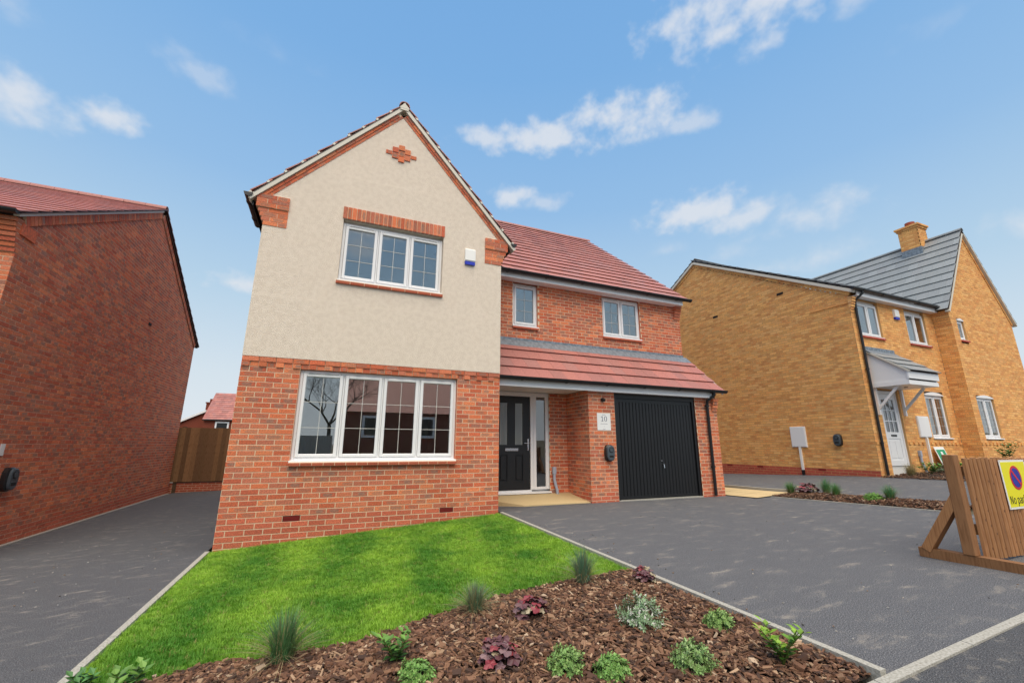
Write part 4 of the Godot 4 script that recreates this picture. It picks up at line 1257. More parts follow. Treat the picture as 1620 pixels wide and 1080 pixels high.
	var cu := Vector3(0, 0.65, -0.85).normalized()
	var ct := node("canopy_roof", H)
	roof_slope(ct, cw.at(0.27, 3.14, 0.93), Vector3.RIGHT, cu, 1.48, 3, 0.35, M.slate_tile, SLATE_TONES, true)
	var cl := MB.new()
	cl.box(cw.at(0.25, 3.83, 0.0), cw.u * 1.5, Vector3.UP * 0.14, cw.n * 0.02); cl.box(cw.at(0.26, 3.73, 0.14), cw.u * 1.49, Vector3(0, 0.12, -0.14), Vector3(0, 0.02, 0.02))
	put(cl, "lead_flashing", M.lead, ct)
	var cv := MB.new()
	cv.bar(cw.at(0.285, 3.12, 0.93), cw.at(0.285, 3.84, 0.0), 0.05, 0.05, Vector3.UP)
	put(cv, "verge_strip", M.verge, ct)
	for e in [0.36, 1.6]:
		var gb := MB.new()
		gb.box(cw.at(e, 2.05, 0.0), cw.u * 0.06, Vector3.UP * 0.75, cw.n * 0.06)
		gb.bar(cw.at(e + 0.03, 2.2, 0.03), cw.at(e + 0.03, 2.78, 0.56), 0.05, 0.06, Vector3.UP)
		put(gb, "gallows_bracket", M.upvc, cn)
	var cd := MB.new()
	cd.tube([cw.at(1.0, 2.80, 0.45), cw.at(1.0, 2.775, 0.45)], 0.04, 10)
	put(cd, "canopy_light", M.black_plastic, cn)
	# chimney
	var ch := node("chimney", H)
	var cb := MB.new()
	var cx := 21.15
	var cz := -0.585
	var k0 := MB.new()
	for face in 4:
		var n: Vector3 = [Vector3.LEFT, Vector3.BACK, Vector3.RIGHT, Vector3.FORWARD][face]
		var w := frame(Vector3(cx, 0, cz) + n * 0.3 - Vector3.UP.cross(n) * 0.3, n)
		var bw := brickwork(w, 0.6, 8.0, 16, [], no, 0.0, face)
		for b in bw.bricks: brick_face(cb, w, b[0], b[1], b[2], b[3], 0.0, -0.02, cell(false))
	tag(put(cb, "brickwork", M.buff_brick, ch), "", "", "", "stuff")
	k0.abox(Vector3(cx - 0.294, 7.8, cz - 0.294), Vector3(cx + 0.294, 9.21, cz + 0.294))
	put(k0, "stack_core", M.buff_mortar, ch)
	for k in 2:
		var e := 0.335 + 0.04 * k
		for face in 4:
			var n: Vector3 = [Vector3.LEFT, Vector3.BACK, Vector3.RIGHT, Vector3.FORWARD][face]
			var w := frame(Vector3(cx, 0, cz) + n * e - Vector3.UP.cross(n) * e, n)
			for b in 3:
				var c := MB.new()
				brick_face(c, w, e * 2 / 3 * b + 0.004, e * 2 / 3 * (b + 1) - 0.004, 9.205 + 0.075 * k, 9.27 + 0.075 * k, 0.0, -0.06, cell(false))
				put(c, "brick", M.buff_brick, ch)
		var cc := MB.new()
		cc.abox(Vector3(cx - e + 0.006, 9.2 + 0.075 * k, cz - e + 0.006), Vector3(cx + e - 0.006, 9.2745 + 0.075 * k, cz + e - 0.006))
		put(cc, "cap_course", M.buff_mortar, ch)
	var pt := MB.new()
	pt.tube([Vector3(cx, 9.34, cz), Vector3(cx, 9.46, cz)], 0.12, 16); pt.tube([Vector3(cx, 9.46, cz), Vector3(cx, 9.56, cz)], 0.15, 16)
	put(pt, "chimney_pot", M.pot, ch)
	var ld := MB.new()
	ld.abox(Vector3(cx - 0.31, 7.8, cz - 0.31), Vector3(cx + 0.31, 8.42, cz + 0.31))
	put(ld, "lead_flashing", M.lead, ch)
	alarm("white alarm box with blue base between upper windows of buff house", wf, 2.25, 5.05, 0.23, 0.25)
	meter_box("white meter box with downpipe duct on the buff side wall", ws, 8.43, 8.9, 1.18, 1.8, 0.33)
	meter_box("white meter box beside the white front door of buff house", wf, 2.16, 2.75, 1.47, 2.07, 0.5)
	charger("dark blue car charger on buff side wall near the corner", ws, 9.8, 1.38, 0.21, 0.34)
	gas_riser("grey service duct beside white door of buff house", wf, 1.93, 0.48, 1.1)

func far_house(label: String, called: String, at: Vector3, wide: float, deep: float, eave: float, ridge: float, chim: bool, gable_front: bool) -> void:
	var t := thing(called, label, "house", at)
	var b := MB.new()
	b.abox(Vector3(0, -1, -deep), Vector3(wide, eave, 0))
	if gable_front:
		b.tri(Vector3(0, eave, 0), Vector3(wide, eave, 0), Vector3(wide / 2, ridge, 0))
		b.tri(Vector3(wide, eave, -deep), Vector3(0, eave, -deep), Vector3(wide / 2, ridge, -deep))
	else:
		b.tri(Vector3(0, eave, -deep), Vector3(0, eave, 0), Vector3(0, ridge, -deep / 2)); b.tri(Vector3(wide, eave, 0), Vector3(wide, eave, -deep), Vector3(wide, ridge, -deep / 2))
	put(b, "wall", M.plain_brick_wall, t)
	var r := node("roof", t)
	if gable_front:
		var d := Vector3(wide / 2, ridge - eave, 0)
		for s in [0, 1]:
			var m := MB.new()
			var e0 := Vector3(-0.2, eave - 0.15, 0.2) if s == 0 else Vector3(wide + 0.2, eave - 0.15, 0.2)
			var rg := Vector3(wide / 2, ridge + 0.05, 0.2)
			m.box(e0 + Vector3(0, 0, -deep - 0.4), rg - e0, Vector3(0, 0.14, 0), Vector3(0, 0, deep + 0.4), RED_TONES[0]) if s == 0 else m.box(rg + Vector3(0, 0, -deep - 0.4), e0 - rg, Vector3(0, 0.14, 0), Vector3(0, 0, deep + 0.4), RED_TONES[0])
			put(m, "roof_plane", M.red_tile, r)
			var v := MB.new()
			v.bar(e0 + Vector3(0, 0.07, 0.03), rg + Vector3(0, 0.07, 0.03), 0.05, 0.2, Vector3.UP)
			put(v, "verge_strip", M.upvc, r)
	else:
		var up := Vector3(0, ridge - eave, -deep / 2).normalized()
		var n := int(Vector2(ridge - eave, deep / 2).length() / 0.34)
		roof_slope(r, Vector3(-0.1, eave, 0.2), Vector3.RIGHT, up, wide + 0.2, n, Vector2(ridge - eave + 0.2, deep / 2 + 0.25).length() / n, M.red_tile, RED_TONES, false)
		var m := MB.new()
		m.quad(Vector3(wide + 0.1, eave, -deep - 0.2), Vector3(-0.1, eave, -deep - 0.2), Vector3(-0.1, ridge, -deep / 2), Vector3(wide + 0.1, ridge, -deep / 2), Rect2(0, 0, 1, 1), RED_TONES[0])
		put(m, "roof_plane", M.red_tile, r)
		var g := MB.new()
		g.tube([Vector3(-0.1, eave - 0.05, 0.25), Vector3(wide, eave - 0.05, 0.25)], 0.06, 8)
		put(g, "gutter", M.black_plastic, t)
	if chim:
		var c := MB.new()
		c.abox(Vector3(wide / 2 - 0.35, ridge - 0.5, -1.5), Vector3(wide / 2 + 0.35, ridge + 1.0, -0.9)); c.abox(Vector3(wide / 2 - 0.42, ridge + 1.0, -1.57), Vector3(wide / 2 + 0.42, ridge + 1.12, -0.83))
		c.tube([Vector3(wide / 2, ridge + 1.1, -1.2), Vector3(wide / 2, ridge + 1.5, -1.2)], 0.13, 8)
		put(c, "chimney", M.plain_brick_wall, t)
	for k in (4 if called == "opposite_house" else 2 if wide > 5 else 1):
		var w := node("window", t)
		var x := 1.6 + (k % 2) * 3.2
		var zz := -deep - 0.03 if k > 1 else 0.0
		var f := MB.new()
		f.abox(Vector3(x - 0.6, eave - 1.5, zz - 0.02), Vector3(x + 0.6, eave - 0.2, zz + 0.05))
		put(f, "frame", M.upvc, w)
		var p := MB.new()
		p.abox(Vector3(x - 0.45, eave - 1.35, zz + (0.04 if k < 2 else -0.03)), Vector3(x + 0.45, eave - 0.35, zz + (0.06 if k < 2 else 0.0)))
		put(p, "pane", M.black_plastic, w)
# ---------------------------------------------------------------- grounds
const BED_EDGE := [[0.02, 3.62], [0.46, 3.66], [0.71, 3.60], [1.07, 3.74], [1.33, 3.74], [1.56, 3.77], [1.91, 3.66], [2.31, 3.58], [2.77, 3.48], [3.4, 3.45], [4.08, 3.5]]
func bed_edge(x: float) -> float:
	for k in BED_EDGE.size() - 1:
		if x <= BED_EDGE[k + 1][0]: return lerpf(BED_EDGE[k][1], BED_EDGE[k + 1][1], clampf((x - BED_EDGE[k][0]) / (BED_EDGE[k + 1][0] - BED_EDGE[k][0]), 0, 1))
	return BED_EDGE[BED_EDGE.size() - 1][1]

func strip_sheet(called: String, x0: float, x1: float, z_of_a: Callable, z_of_b: Callable, up: float, m: Material, mound := 0.0) -> MeshInstance3D:
	var mb := MB.new()
	var n := 28
	var k := 20
	var f := noise(1.6, 3, 5)
	var pt := func(i: int, j: int) -> Vector3:
		var x := lerpf(x0, x1, float(i) / n)
		var z := lerpf(z_of_a.call(x), z_of_b.call(x), float(j) / k)
		var e := minf(minf(i, n - i) / 4.0, minf(j, k - j) / 4.0)
		return Vector3(x, h(x, z) + up + mound * minf(1.0, e) * (0.7 + 0.6 * f.get_noise_2d(x, z)), z)
	for i in n:
		for j in k: mb.quad(pt.call(i, j + 1), pt.call(i + 1, j + 1), pt.call(i + 1, j), pt.call(i, j))
	var o := put(mb, called, m)
	tag(o, "", "", "", "structure")
	return o

func edging(called: String, pts: Array, wide: float, up: float, joint := 0.915) -> void:
	var par := Node3D.new()
	par.name = numbered(called)
	add_child(par)
	tag(par, "", "", "", "structure")
	for s in pts.size() - 1:
		var a := Vector2(pts[s][0], pts[s][1])
		var b := Vector2(pts[s + 1][0], pts[s + 1][1])
		var n := maxi(1, int(round(a.distance_to(b) / joint)))
		for k in n:
			var p := a.lerp(b, float(k) / n)
			var q := a.lerp(b, float(k + 1) / n)
			var d := (q - p).normalized()
			p += d * 0.003; q -= d * 0.003
			var pa := Vector3(p.x, h(p.x, p.y) + up - 0.075, p.y)
			var qa := Vector3(q.x, h(q.x, q.y) + up - 0.075, q.y)
			var mb := MB.new()
			mb.bar(pa, qa, wide, 0.15, Vector3.UP)
			put(mb, "edging_stone", M.concrete, par)

func scatter(called: String, mesh: Mesh, m: Material, xf: Array, cols: Array, parent: Node = self) -> MultiMeshInstance3D:
	var mm := MultiMesh.new()
	mm.transform_format = MultiMesh.TRANSFORM_3D
	mm.use_colors = true
	mm.mesh = mesh
	mm.instance_count = xf.size()
	for k in xf.size():
		mm.set_instance_transform(k, xf[k])
		mm.set_instance_color(k, cols[k])
	var o := MultiMeshInstance3D.new()
	o.multimesh = mm
	o.material_override = m
	o.name = numbered(called) if parent == self else called
	parent.add_child(o, true)
	o.set_meta("kind", "stuff")
	return o

func tuft_mesh(blades: int, tall: float, spread: float, wide: float, sd: int, segs := 2) -> ArrayMesh:
	var r := RandomNumberGenerator.new()
	r.seed = sd
	var mb := MB.new()
	for k in blades:
		var a := r.randf() * TAU
		var o := Vector3(cos(a), 0, sin(a)) * spread * sqrt(r.randf())
		var lean := Vector3(cos(a + r.randf_range(-1, 1)), 0, sin(a + r.randf_range(-1, 1)))
		var hh := tall * r.randf_range(0.6, 1.1)
		var bend := r.randf_range(0.15, 0.75)
		var s := lean.cross(Vector3.UP).normalized() * wide * r.randf_range(0.7, 1.2)
		var f := r.randf_range(0.8, 1.15)
		var col := Color(f, f, f)
		var prev := o
		for q in segs:
			var t := float(q + 1) / segs
			var p := o + Vector3.UP * hh * (t - 0.25 * bend * t * t) + lean * hh * bend * t * t
			var w0 := 1.0 - float(q) / segs * 0.6
			var w1 := 1.0 - t * 0.6
			if q == segs - 1: mb.tri(prev - s * w0 / 2, prev + s * w0 / 2, p, col)
			else: mb.quad(prev - s * w0 / 2, prev + s * w0 / 2, p + s * w1 / 2, p - s * w1 / 2, Rect2(0, 0, 1, 1), col)
			prev = p
	return mb.mesh()

func chip_mesh(sd: int, l: float, w: float, t: float) -> ArrayMesh:
	var r := RandomNumberGenerator.new()
	r.seed = sd
	var mb := MB.new()
	var c := []
	for k in 8:
		c.append(Vector3((l if k & 1 else -l) * r.randf_range(0.3, 0.55), (t if k & 2 else -t) * r.randf_range(0.35, 0.6) + 0.25 * t * (1.0 if k & 1 else -1.0), (w if k & 4 else -w) * r.randf_range(0.25, 0.55)))
	for f in [[4, 5, 7, 6], [1, 0, 2, 3], [0, 4, 6, 2], [5, 1, 3, 7], [6, 7, 3, 2], [0, 1, 5, 4]]:
		mb.tri(c[f[0]], c[f[1]], c[f[2]]); mb.tri(c[f[0]], c[f[2]], c[f[3]])
	return mb.mesh()

func mulch(called: String, count: int, pick: Callable, sd: int) -> void:
	var r := RandomNumberGenerator.new()
	r.seed = sd
	var meshes := [chip_mesh(sd + 1, 0.06, 0.017, 0.008), chip_mesh(sd + 2, 0.042, 0.022, 0.009), chip_mesh(sd + 3, 0.03, 0.02, 0.01), chip_mesh(sd + 4, 0.085, 0.012, 0.008), chip_mesh(sd + 5, 0.05, 0.035, 0.016)]
	var tones := [Color(0.20, 0.095, 0.052), Color(0.29, 0.15, 0.085), Color(0.115, 0.055, 0.034), Color(0.38, 0.22, 0.13), Color(0.08, 0.042, 0.028), Color(0.52, 0.34, 0.21), Color(0.24, 0.115, 0.066), Color(0.62, 0.46, 0.32)]
	var weights := [24, 20, 24, 13, 20, 6, 16, 3]
	var bag := []
	for k in tones.size():
		for q in weights[k]: bag.append(tones[k])
	for k in meshes.size():
		var xf := []
		var cols := []
		for q in (count / 5 if k < 4 else count / 14):
			var p: Vector3 = pick.call(r)
			var b := Basis(Vector3.UP, r.randf() * TAU) * Basis(Vector3.RIGHT, r.randf_range(-0.5, 0.5)) * Basis(Vector3.BACK, r.randf_range(-0.45, 0.45))
			var s := r.randf_range(0.5, 1.15)
			xf.append(Transform3D(b.scaled(Vector3(s, s, s)), p + Vector3.UP * r.randf_range(0.0, 0.022)))
			var f := r.randf_range(0.8, 1.2)
			var col: Color = bag[r.randi() % bag.size()]
			cols.append(Color(col.r * f, col.g * f, col.b * f))
		var o := scatter(called, meshes[k], M.bark_chip, xf, cols)
		tag(o, ["brown bark chip mulch covering the planting bed", "brown bark chip mulch on the planting strip"][0 if called == "bark_mulch" else 1], "mulch")

func build_ground() -> void:
	# large sheet to the horizon, under everything
	var far := [-300.0, -150.0, -60.0, -30.0, -12.0, -3.4, 0.0, 4.1, 6.2, 9.75, 10.2, 15.0, 24.0, 40.0, 80.0, 150.0, 300.0]
	var farz := [-300.0, -150.0, -80.0, -40.0, -12.0, -0.4, 5.5, 12.0, 40.0, 100.0, 300.0]
	var mb := MB.new()
	for a in far.size() - 1:
		for b in farz.size() - 1:
			var p := []
			for q in [[a, b + 1], [a + 1, b + 1], [a + 1, b], [a, b]]:
				var x: float = far[q[0]]
				var z: float = farz[q[1]]
				p.append(Vector3(x, h(clampf(x, -60, 80), clampf(z, -80, 100)) - 0.06, z))
			mb.quad(p[0], p[1], p[2], p[3])
	tag(put(mb, "ground", M.earth), "", "", "", "structure")
	patch("left_driveway", steps(-3.38, -0.075, 0.6), steps(-11.2, 5.555, 0.8, [-0.4]), 0.0, M.asphalt_left, 0.008)
	patch("driveway", steps(4.13, 10.12, 0.6, [6.2, 9.75]), steps(-0.37, 5.555, 0.6, [-0.4]), 0.0, M.asphalt, 0.008)
	patch("porch_approach", steps(4.06, 6.17, 0.5), steps(-1.27, -0.37, 0.3, [-0.4]), 0.0, M.asphalt)
	patch("neighbour_driveway", steps(11.0, 14.74, 0.6), steps(-10.0, 5.555, 0.7, [-0.4]), 0.012, M.asphalt, 0.006)
	patch("neighbour_forecourt", steps(14.74, 30.0, 0.8, [15.0, 24.0]), steps(2.0, 5.555, 0.7), 0.012, M.asphalt, 0.006)
	patch("road", steps(-40.0, 60.0, 2.0, [-12.0, -3.4, 0.0, 4.1, 6.2, 9.75, 10.2, 15.0, 24.0]), steps(5.606, 14.0, 1.0, [12.0]), 0.0, M.road_asphalt, 0.006)
	# cream paving: the porch ramp and the path beside the garage
	var sl := MB.new()
	var c := [Vector3(4.06, 0.225, -1.27), Vector3(6.168, 0.225, -1.27), Vector3(6.168, 0.125, -0.42), Vector3(4.78, 0.113, -0.55), Vector3(4.06, 0.2, -1.12)]
	sl.tri(c[0], c[2], c[1]); sl.tri(c[0], c[3], c[2]); sl.tri(c[0], c[4], c[3])
	for k in [[1, 2], [2, 3], [3, 4]]: sl.quad(c[k[1]] - Vector3.UP * 0.3, c[k[0]] - Vector3.UP * 0.3, c[k[0]], c[k[1]])
	tag(put(sl, "porch_paving", M.cream_paving), "", "", "", "structure")
	var pp := Node3D.new()
	pp.name = "side_path"; add_child(pp); tag(pp, "", "", "", "structure")
	for k in 12:
		var z0 := 0.42 - k * 0.6
		for e in 2:
			var x0 := 9.77 + e * 0.55
			var s := MB.new()
			s.quad(Vector3(x0, h(x0, z0) + 0.018, z0), Vector3(x0 + 0.54, h(x0 + 0.54, z0) + 0.018, z0), Vector3(x0 + 0.54, h(x0 + 0.54, z0 - 0.59) + 0.018, z0 - 0.59), Vector3(x0, h(x0, z0 - 0.59) + 0.018, z0 - 0.59))
			put(s, "paving_slab", M.cream_paving, pp)
	# edgings and kerbs
	edging("lawn_edging", [[-0.05, 0.0], [-0.05, 5.548]], 0.05, 0.022)
	edging("drive_edging", [[4.1, 0.02], [4.1, 5.548]], 0.05, 0.03)
	edging("wall_edging", [[-3.385, -1.4], [-3.385, -10.9]], 0.05, 0.02)
	edging("front_kerb", [[-4.0, 5.58], [4.0, 5.58], [12.0, 5.58]], 0.055, 0.01)
	edging("bed_edging", [[10.15, 0.45], [10.15, 3.4]], 0.05, 0.012)
	edging("path_kerb", [[10.93, 0.5], [10.93, -7.0]], 0.09, 0.07)
	# lawn
	strip_sheet("lawn", -0.024, 4.074, func(_x): return 0.002, func(x): return bed_edge(x) + 0.03, -0.006, M.turf)
	var tufts := [tuft_mesh(10, 0.032, 0.015, 0.0026, 71), tuft_mesh(9, 0.038, 0.016, 0.0025, 72), tuft_mesh(11, 0.026, 0.015, 0.0028, 73)]
	var r := RandomNumberGenerator.new()
	r.seed = 5
	var pat := noise(0.45, 3, 61)
	var pat2 := noise(2.2, 3, 62)
	for k in 3:
		var xf := []
		var cols := []
		for q in 26000:
			var x := r.randf_range(-0.015, 4.065)
			var z := r.randf_range(0.01, bed_edge(x) + 0.02)
			var s := r.randf_range(0.75, 1.3)
			xf.append(Transform3D(Basis(Vector3.UP, r.randf() * TAU).scaled(Vector3(s, s * r.randf_range(0.75, 1.15), s)), Vector3(x, h(x, z) - 0.006, z)))
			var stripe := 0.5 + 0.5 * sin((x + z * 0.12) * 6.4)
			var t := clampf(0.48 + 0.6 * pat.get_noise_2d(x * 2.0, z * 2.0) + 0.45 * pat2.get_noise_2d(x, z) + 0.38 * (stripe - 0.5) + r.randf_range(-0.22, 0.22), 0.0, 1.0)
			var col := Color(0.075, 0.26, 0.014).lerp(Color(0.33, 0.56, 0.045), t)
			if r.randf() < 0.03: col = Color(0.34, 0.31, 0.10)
			cols.append(col)
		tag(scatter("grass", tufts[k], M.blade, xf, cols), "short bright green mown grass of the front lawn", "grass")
	# planting bed
	var z_front := func(_x): return 5.5
	strip_sheet("planting_bed", -0.024, 4.074, func(x): return bed_edge(x), z_front, -0.012, M.soil, 0.035)
	mulch("bark_mulch", 36000, func(g: RandomNumberGenerator):
		var x := g.randf_range(-0.01, 4.06)
		var e := bed_edge(x) + g.randf_range(-0.03, 0.02)
		var z := e + (5.5 - e) * pow(g.randf(), 1.15)
		var m := minf(1.0, minf(minf(x + 0.02, 4.07 - x) * 4.0, minf(z - e, 5.5 - z) * 3.0))
		return Vector3(x, h(x, z) - 0.004 + 0.03 * maxf(m, 0.0), z), 81)
	strip_sheet("side_bed", 10.18, 10.96, func(_x): return 0.45, func(_x): return 3.35, -0.01, M.soil, 0.05)
	mulch("side_mulch", 5200, func(g: RandomNumberGenerator):
		var x := g.randf_range(10.2, 10.98)
		var z := g.randf_range(0.42, 3.4)
		var m := minf(1.0, minf(minf(x - 10.18, 11.0 - x) * 5.0, minf(z - 0.4, 3.4 - z) * 3.0))
		return Vector3(x, h(x, z) - 0.002 + 0.055 * maxf(m, 0.0), z), 91)
	strip_sheet("front_bed", 14.62, 19.1, func(_x): return 0.22, func(_x): return 1.95, 0.0, M.soil, 0.06)
	mulch("front_mulch", 4200, func(g: RandomNumberGenerator):
		var x := 14.6 + 4.4 * pow(g.randf(), 1.4)
		var z := g.randf_range(0.24, 1.98)
		return Vector3(x, h(x, z) + 0.03, z), 101)
	# stones and leaf litter tracked on to the drive
	var st := []
	var sc := []
	for q in 420:
		var left := r.randf() < 0.45
		var x := r.randf_range(-3.2, -0.2) if left else r.randf_range(4.2, 9.5)
		var z := r.randf_range(-4.0, 4.5) if left else r.randf_range(0.2, 5.4)
		if not left and r.randf() < 0.35: x = 4.15 + absf(r.randfn(0.0, 0.18))
		var s := r.randf_range(0.15, 0.5)
		st.append(Transform3D(Basis(Vector3.UP, r.randf() * TAU).scaled(Vector3(s, s, s)), Vector3(x, h(x, z) + 0.006, z)))
		sc.append([Color(0.5, 0.46, 0.40), Color(0.30, 0.20, 0.13), Color(0.62, 0.60, 0.56), Color(0.08, 0.07, 0.06)][r.randi() % 4])
	tag(scatter("gravel", chip_mesh(7, 0.03, 0.025, 0.012), M.bark_chip, st, sc), "scattered stones and bark crumbs on the drives", "gravel")

# ---------------------------------------------------------------- plants
func fescue(label: String, at: Vector3, tall: float, wide: float, sd: int, tone: Color, dead: float) -> void:
	var t := thing("grass_clump", label, "ornamental grass", at, "ornamental grass clumps")
	var r := RandomNumberGenerator.new()
	r.seed = sd
	for part in 2:
		var mb := MB.new()
		for k in (440 if part == 0 else 130):
			var a := r.randf() * TAU
			var o := Vector3(cos(a), 0, sin(a)) * wide * 0.16 * sqrt(r.randf())
			var lean := Vector3(cos(a), 0, sin(a)).rotated(Vector3.UP, r.randf_range(-0.6, 0.6))
			var out := absf(r.randfn(0.0, 0.72))
			var hh := tall * r.randf_range(0.55, 1.0) * (1.0 if part == 0 else 0.55)
			if part == 1: out += 0.6
			var s := lean.cross(Vector3.UP).normalized() * 0.0023
			var f := r.randf_range(0.65, 1.3)
			var col := Color(tone.r * f, tone.g * f, tone.b * f) if part == 0 and r.randf() > dead else Color(0.34 * f, 0.28 * f, 0.15 * f)
			var prev := o
			for q in 4:
				var u := (q + 1) / 4.0
				var p := o + Vector3.UP * hh * (u - 0.32 * out * u * u) + lean * wide * 0.55 * out * u * u
				p.y = maxf(p.y, 0.01)
				var w0 := 1.0 - q * 0.2
				if q == 3: mb.tri(prev - s * w0, prev + s * w0, p, col)
				else: mb.quad(prev - s * w0, prev + s * w0, p + s * (w0 - 0.2), p - s * (w0 - 0.2), Rect2(0, 0, 1, 1), col)
				prev = p
		put(mb, "leaves" if part == 0 else "dead_leaves", M.leaf, t)

# a leaf lying along d with its face up n: pointed oval, folded along the midrib
func leaf(mb: MB, o: Vector3, d: Vector3, n: Vector3, l: float, w: float, col: Color, round_tip := false) -> void:
	var s := d.cross(n).normalized()
	n = s.cross(d).normalized()
	var m1 := o + d * l * 0.4 - n * w * 0.12
	var tip := o + d * l - n * l * 0.12
	var wl := 0.5 if not round_tip else 0.62
	var a := o + d * l * (0.42 if not round_tip else 0.55) + s * w * wl
	var b := o + d * l * (0.42 if not round_tip else 0.55) - s * w * wl
	var dk := Color(col.r * 0.92, col.g * 0.92, col.b * 0.92)
	mb.tri(o, a, m1, col); mb.tri(a, tip, m1, col); mb.tri(o, m1, b, dk); mb.tri(m1, tip, b, dk)

func heuchera(label: String, at: Vector3, size: float, sd: int) -> void:
	var t := thing("coral_bells", label, "plant", at, "purple leaved plants in the bed")
	var r := RandomNumberGenerator.new()
	r.seed = sd
	var st := MB.new()
	var lf := MB.new()
	for k in 60:
		var a := r.randf() * TAU
		var el := r.randf_range(0.15, 1.35)
		var rad := size * r.randf_range(0.35, 0.62)
		var c := Vector3(cos(a) * cos(el) * rad, sin(el) * rad * 0.95 + 0.02, sin(a) * cos(el) * rad)
		st.tube([Vector3(0, 0.0, 0), c * 0.55 + Vector3.UP * 0.02, c], 0.0022, 4, Color(0.16, 0.04, 0.045))
		var nrm := (c.normalized() * 0.6 + Vector3.UP * 0.9 + Vector3(r.randf_range(-0.5, 0.5), 0, r.randf_range(-0.5, 0.5))).normalized()
		var u := nrm.cross(Vector3(cos(a + 1.0), 0.1, sin(a + 1.0))).normalized()
		var v := nrm.cross(u)
		var q := r.randf()
		var col := Color(0.13, 0.055, 0.065) if q < 0.45 else Color(0.26, 0.04, 0.055) if q < 0.62 else Color(0.22, 0.13, 0.14) if q < 0.82 else Color(0.36, 0.30, 0.20)
		var R := size * r.randf_range(0.12, 0.2)
		var prev := Vector3.ZERO
		for e in 16:
			var an := TAU * e / 15.0
			var lobes := 1.0 + 0.22 * cos(an * 5.0) - (0.5 if e == 0 or e == 15 else 0.0)
			var p := c + (u * cos(an) + v * sin(an)) * R * lobes + nrm * R * 0.18 * cos(an * 5.0 + 1.5) - nrm * R * 0.15
			var f := 0.9 + 0.2 * (e % 2)
			if e > 0: lf.tri(c, prev, p, Color(col.r * f, col.g * f, col.b * f))
			prev = p
	put(st, "stems", M.leaf, t)
	put(lf, "leaves", M.leaf, t)

func mound(label: String, at: Vector3, rad: float, tall: float, sd: int, tone: Color, rim: Color, called := "hebe_shrub", leaf_l := 0.019, leaf_w := 0.009, many := 2600) -> void:
	var t := thing(called, label, "shrub", at, "low mounded shrubs in the bed")
	var r := RandomNumberGenerator.new()
	r.seed = sd
	var lf := MB.new()
	var st := MB.new()
	var sprigs := many / 14
	var f3 := noise(9.0, 2, sd)
	for k in sprigs:
		var z := r.randf_range(0.02, 1.0)
		var a := r.randf() * TAU
		var q := sqrt(1.0 - z * z)
		var d := Vector3(cos(a) * q, z, sin(a) * q)
		var bump := 1.0 + 0.35 * f3.get_noise_3dv(d)
		var tip := Vector3(d.x * rad, d.y * tall, d.z * rad) * bump * r.randf_range(0.85, 1.02)
		var base := tip * 0.35 + Vector3(0, 0.01, 0)
		st.tube([base, tip], 0.0018, 4, Color(0.10, 0.085, 0.04))
		var ax := (tip - base).normalized().lerp(Vector3.UP, 0.3).normalized()
		for e in 14:
			var u := 1.0 - e / 14.0 * 0.55
			var ang := e * 2.4 + r.randf() * 0.5
			var s := ax.cross(Vector3(0.3, 0.5, 0.8)).normalized().rotated(ax, ang)
			var ld := (ax * (0.75 if e < 4 else 0.35) + s).normalized()
			var f := r.randf_range(0.75, 1.2)
			var col := tone if r.randf() > 0.25 else rim
			col = Color(col.r * f, col.g * f, col.b * f)
			leaf(lf, base.lerp(tip, u), ld, ax, leaf_l * r.randf_range(0.7, 1.2), leaf_w * 1.3, col)
	put(st, "stems", M.leaf, t)
	put(lf, "leaves", M.leaf, t)

func leafy(label: String, at: Vector3, tall: float, wide: float, stems: int, sd: int, tone: Color, young: Color, leaf_l := 0.075) -> void:
	var t := thing("laurel_plant", label, "plant", at, "young leafy evergreens in the bed")
	var r := RandomNumberGenerator.new()
	r.seed = sd
	var st := MB.new()
	var lf := MB.new()
	for k in stems:
		var a := TAU * k / stems + r.randf_range(-0.4, 0.4)
		var tip := Vector3(cos(a) * wide * r.randf_range(0.25, 0.8), tall * r.randf_range(0.55, 1.0), sin(a) * wide * r.randf_range(0.25, 0.8))
		var midp := Vector3(tip.x * 0.35, tip.y * 0.5, tip.z * 0.35)
		st.tube([Vector3.ZERO, midp, tip], 0.005, 5, Color(0.10, 0.13, 0.03), 0.0025)
		var n := 13
		for e in n:
			var u := 0.25 + 0.75 * e / (n - 1.0)
			var o := midp.lerp(tip, (u - 0.5) * 2.0) if u > 0.5 else Vector3.ZERO.lerp(midp, u * 2.0)
			var ang := e * 2.4 + r.randf() * 0.6
			var d := Vector3(cos(ang), 0.45 + 0.55 * (u - 0.5) + r.randf_range(-0.2, 0.2), sin(ang)).normalized()
			var f := r.randf_range(0.75, 1.25)
			var col := tone.lerp(young, clampf((u - 0.45) * 1.6 + r.randf_range(-0.3, 0.3), 0, 1))
			leaf(lf, o, d, Vector3.UP, leaf_l * r.randf_range(0.7, 1.15), leaf_l * 0.46, Color(col.r * f, col.g * f, col.b * f), true)
	put(st, "stems", M.leaf, t)
	put(lf, "leaves", M.leaf, t)

func on(x: float, z: float, up := 0.02) -> Vector3:
	return Vector3(x, h(x, z) + up, z)

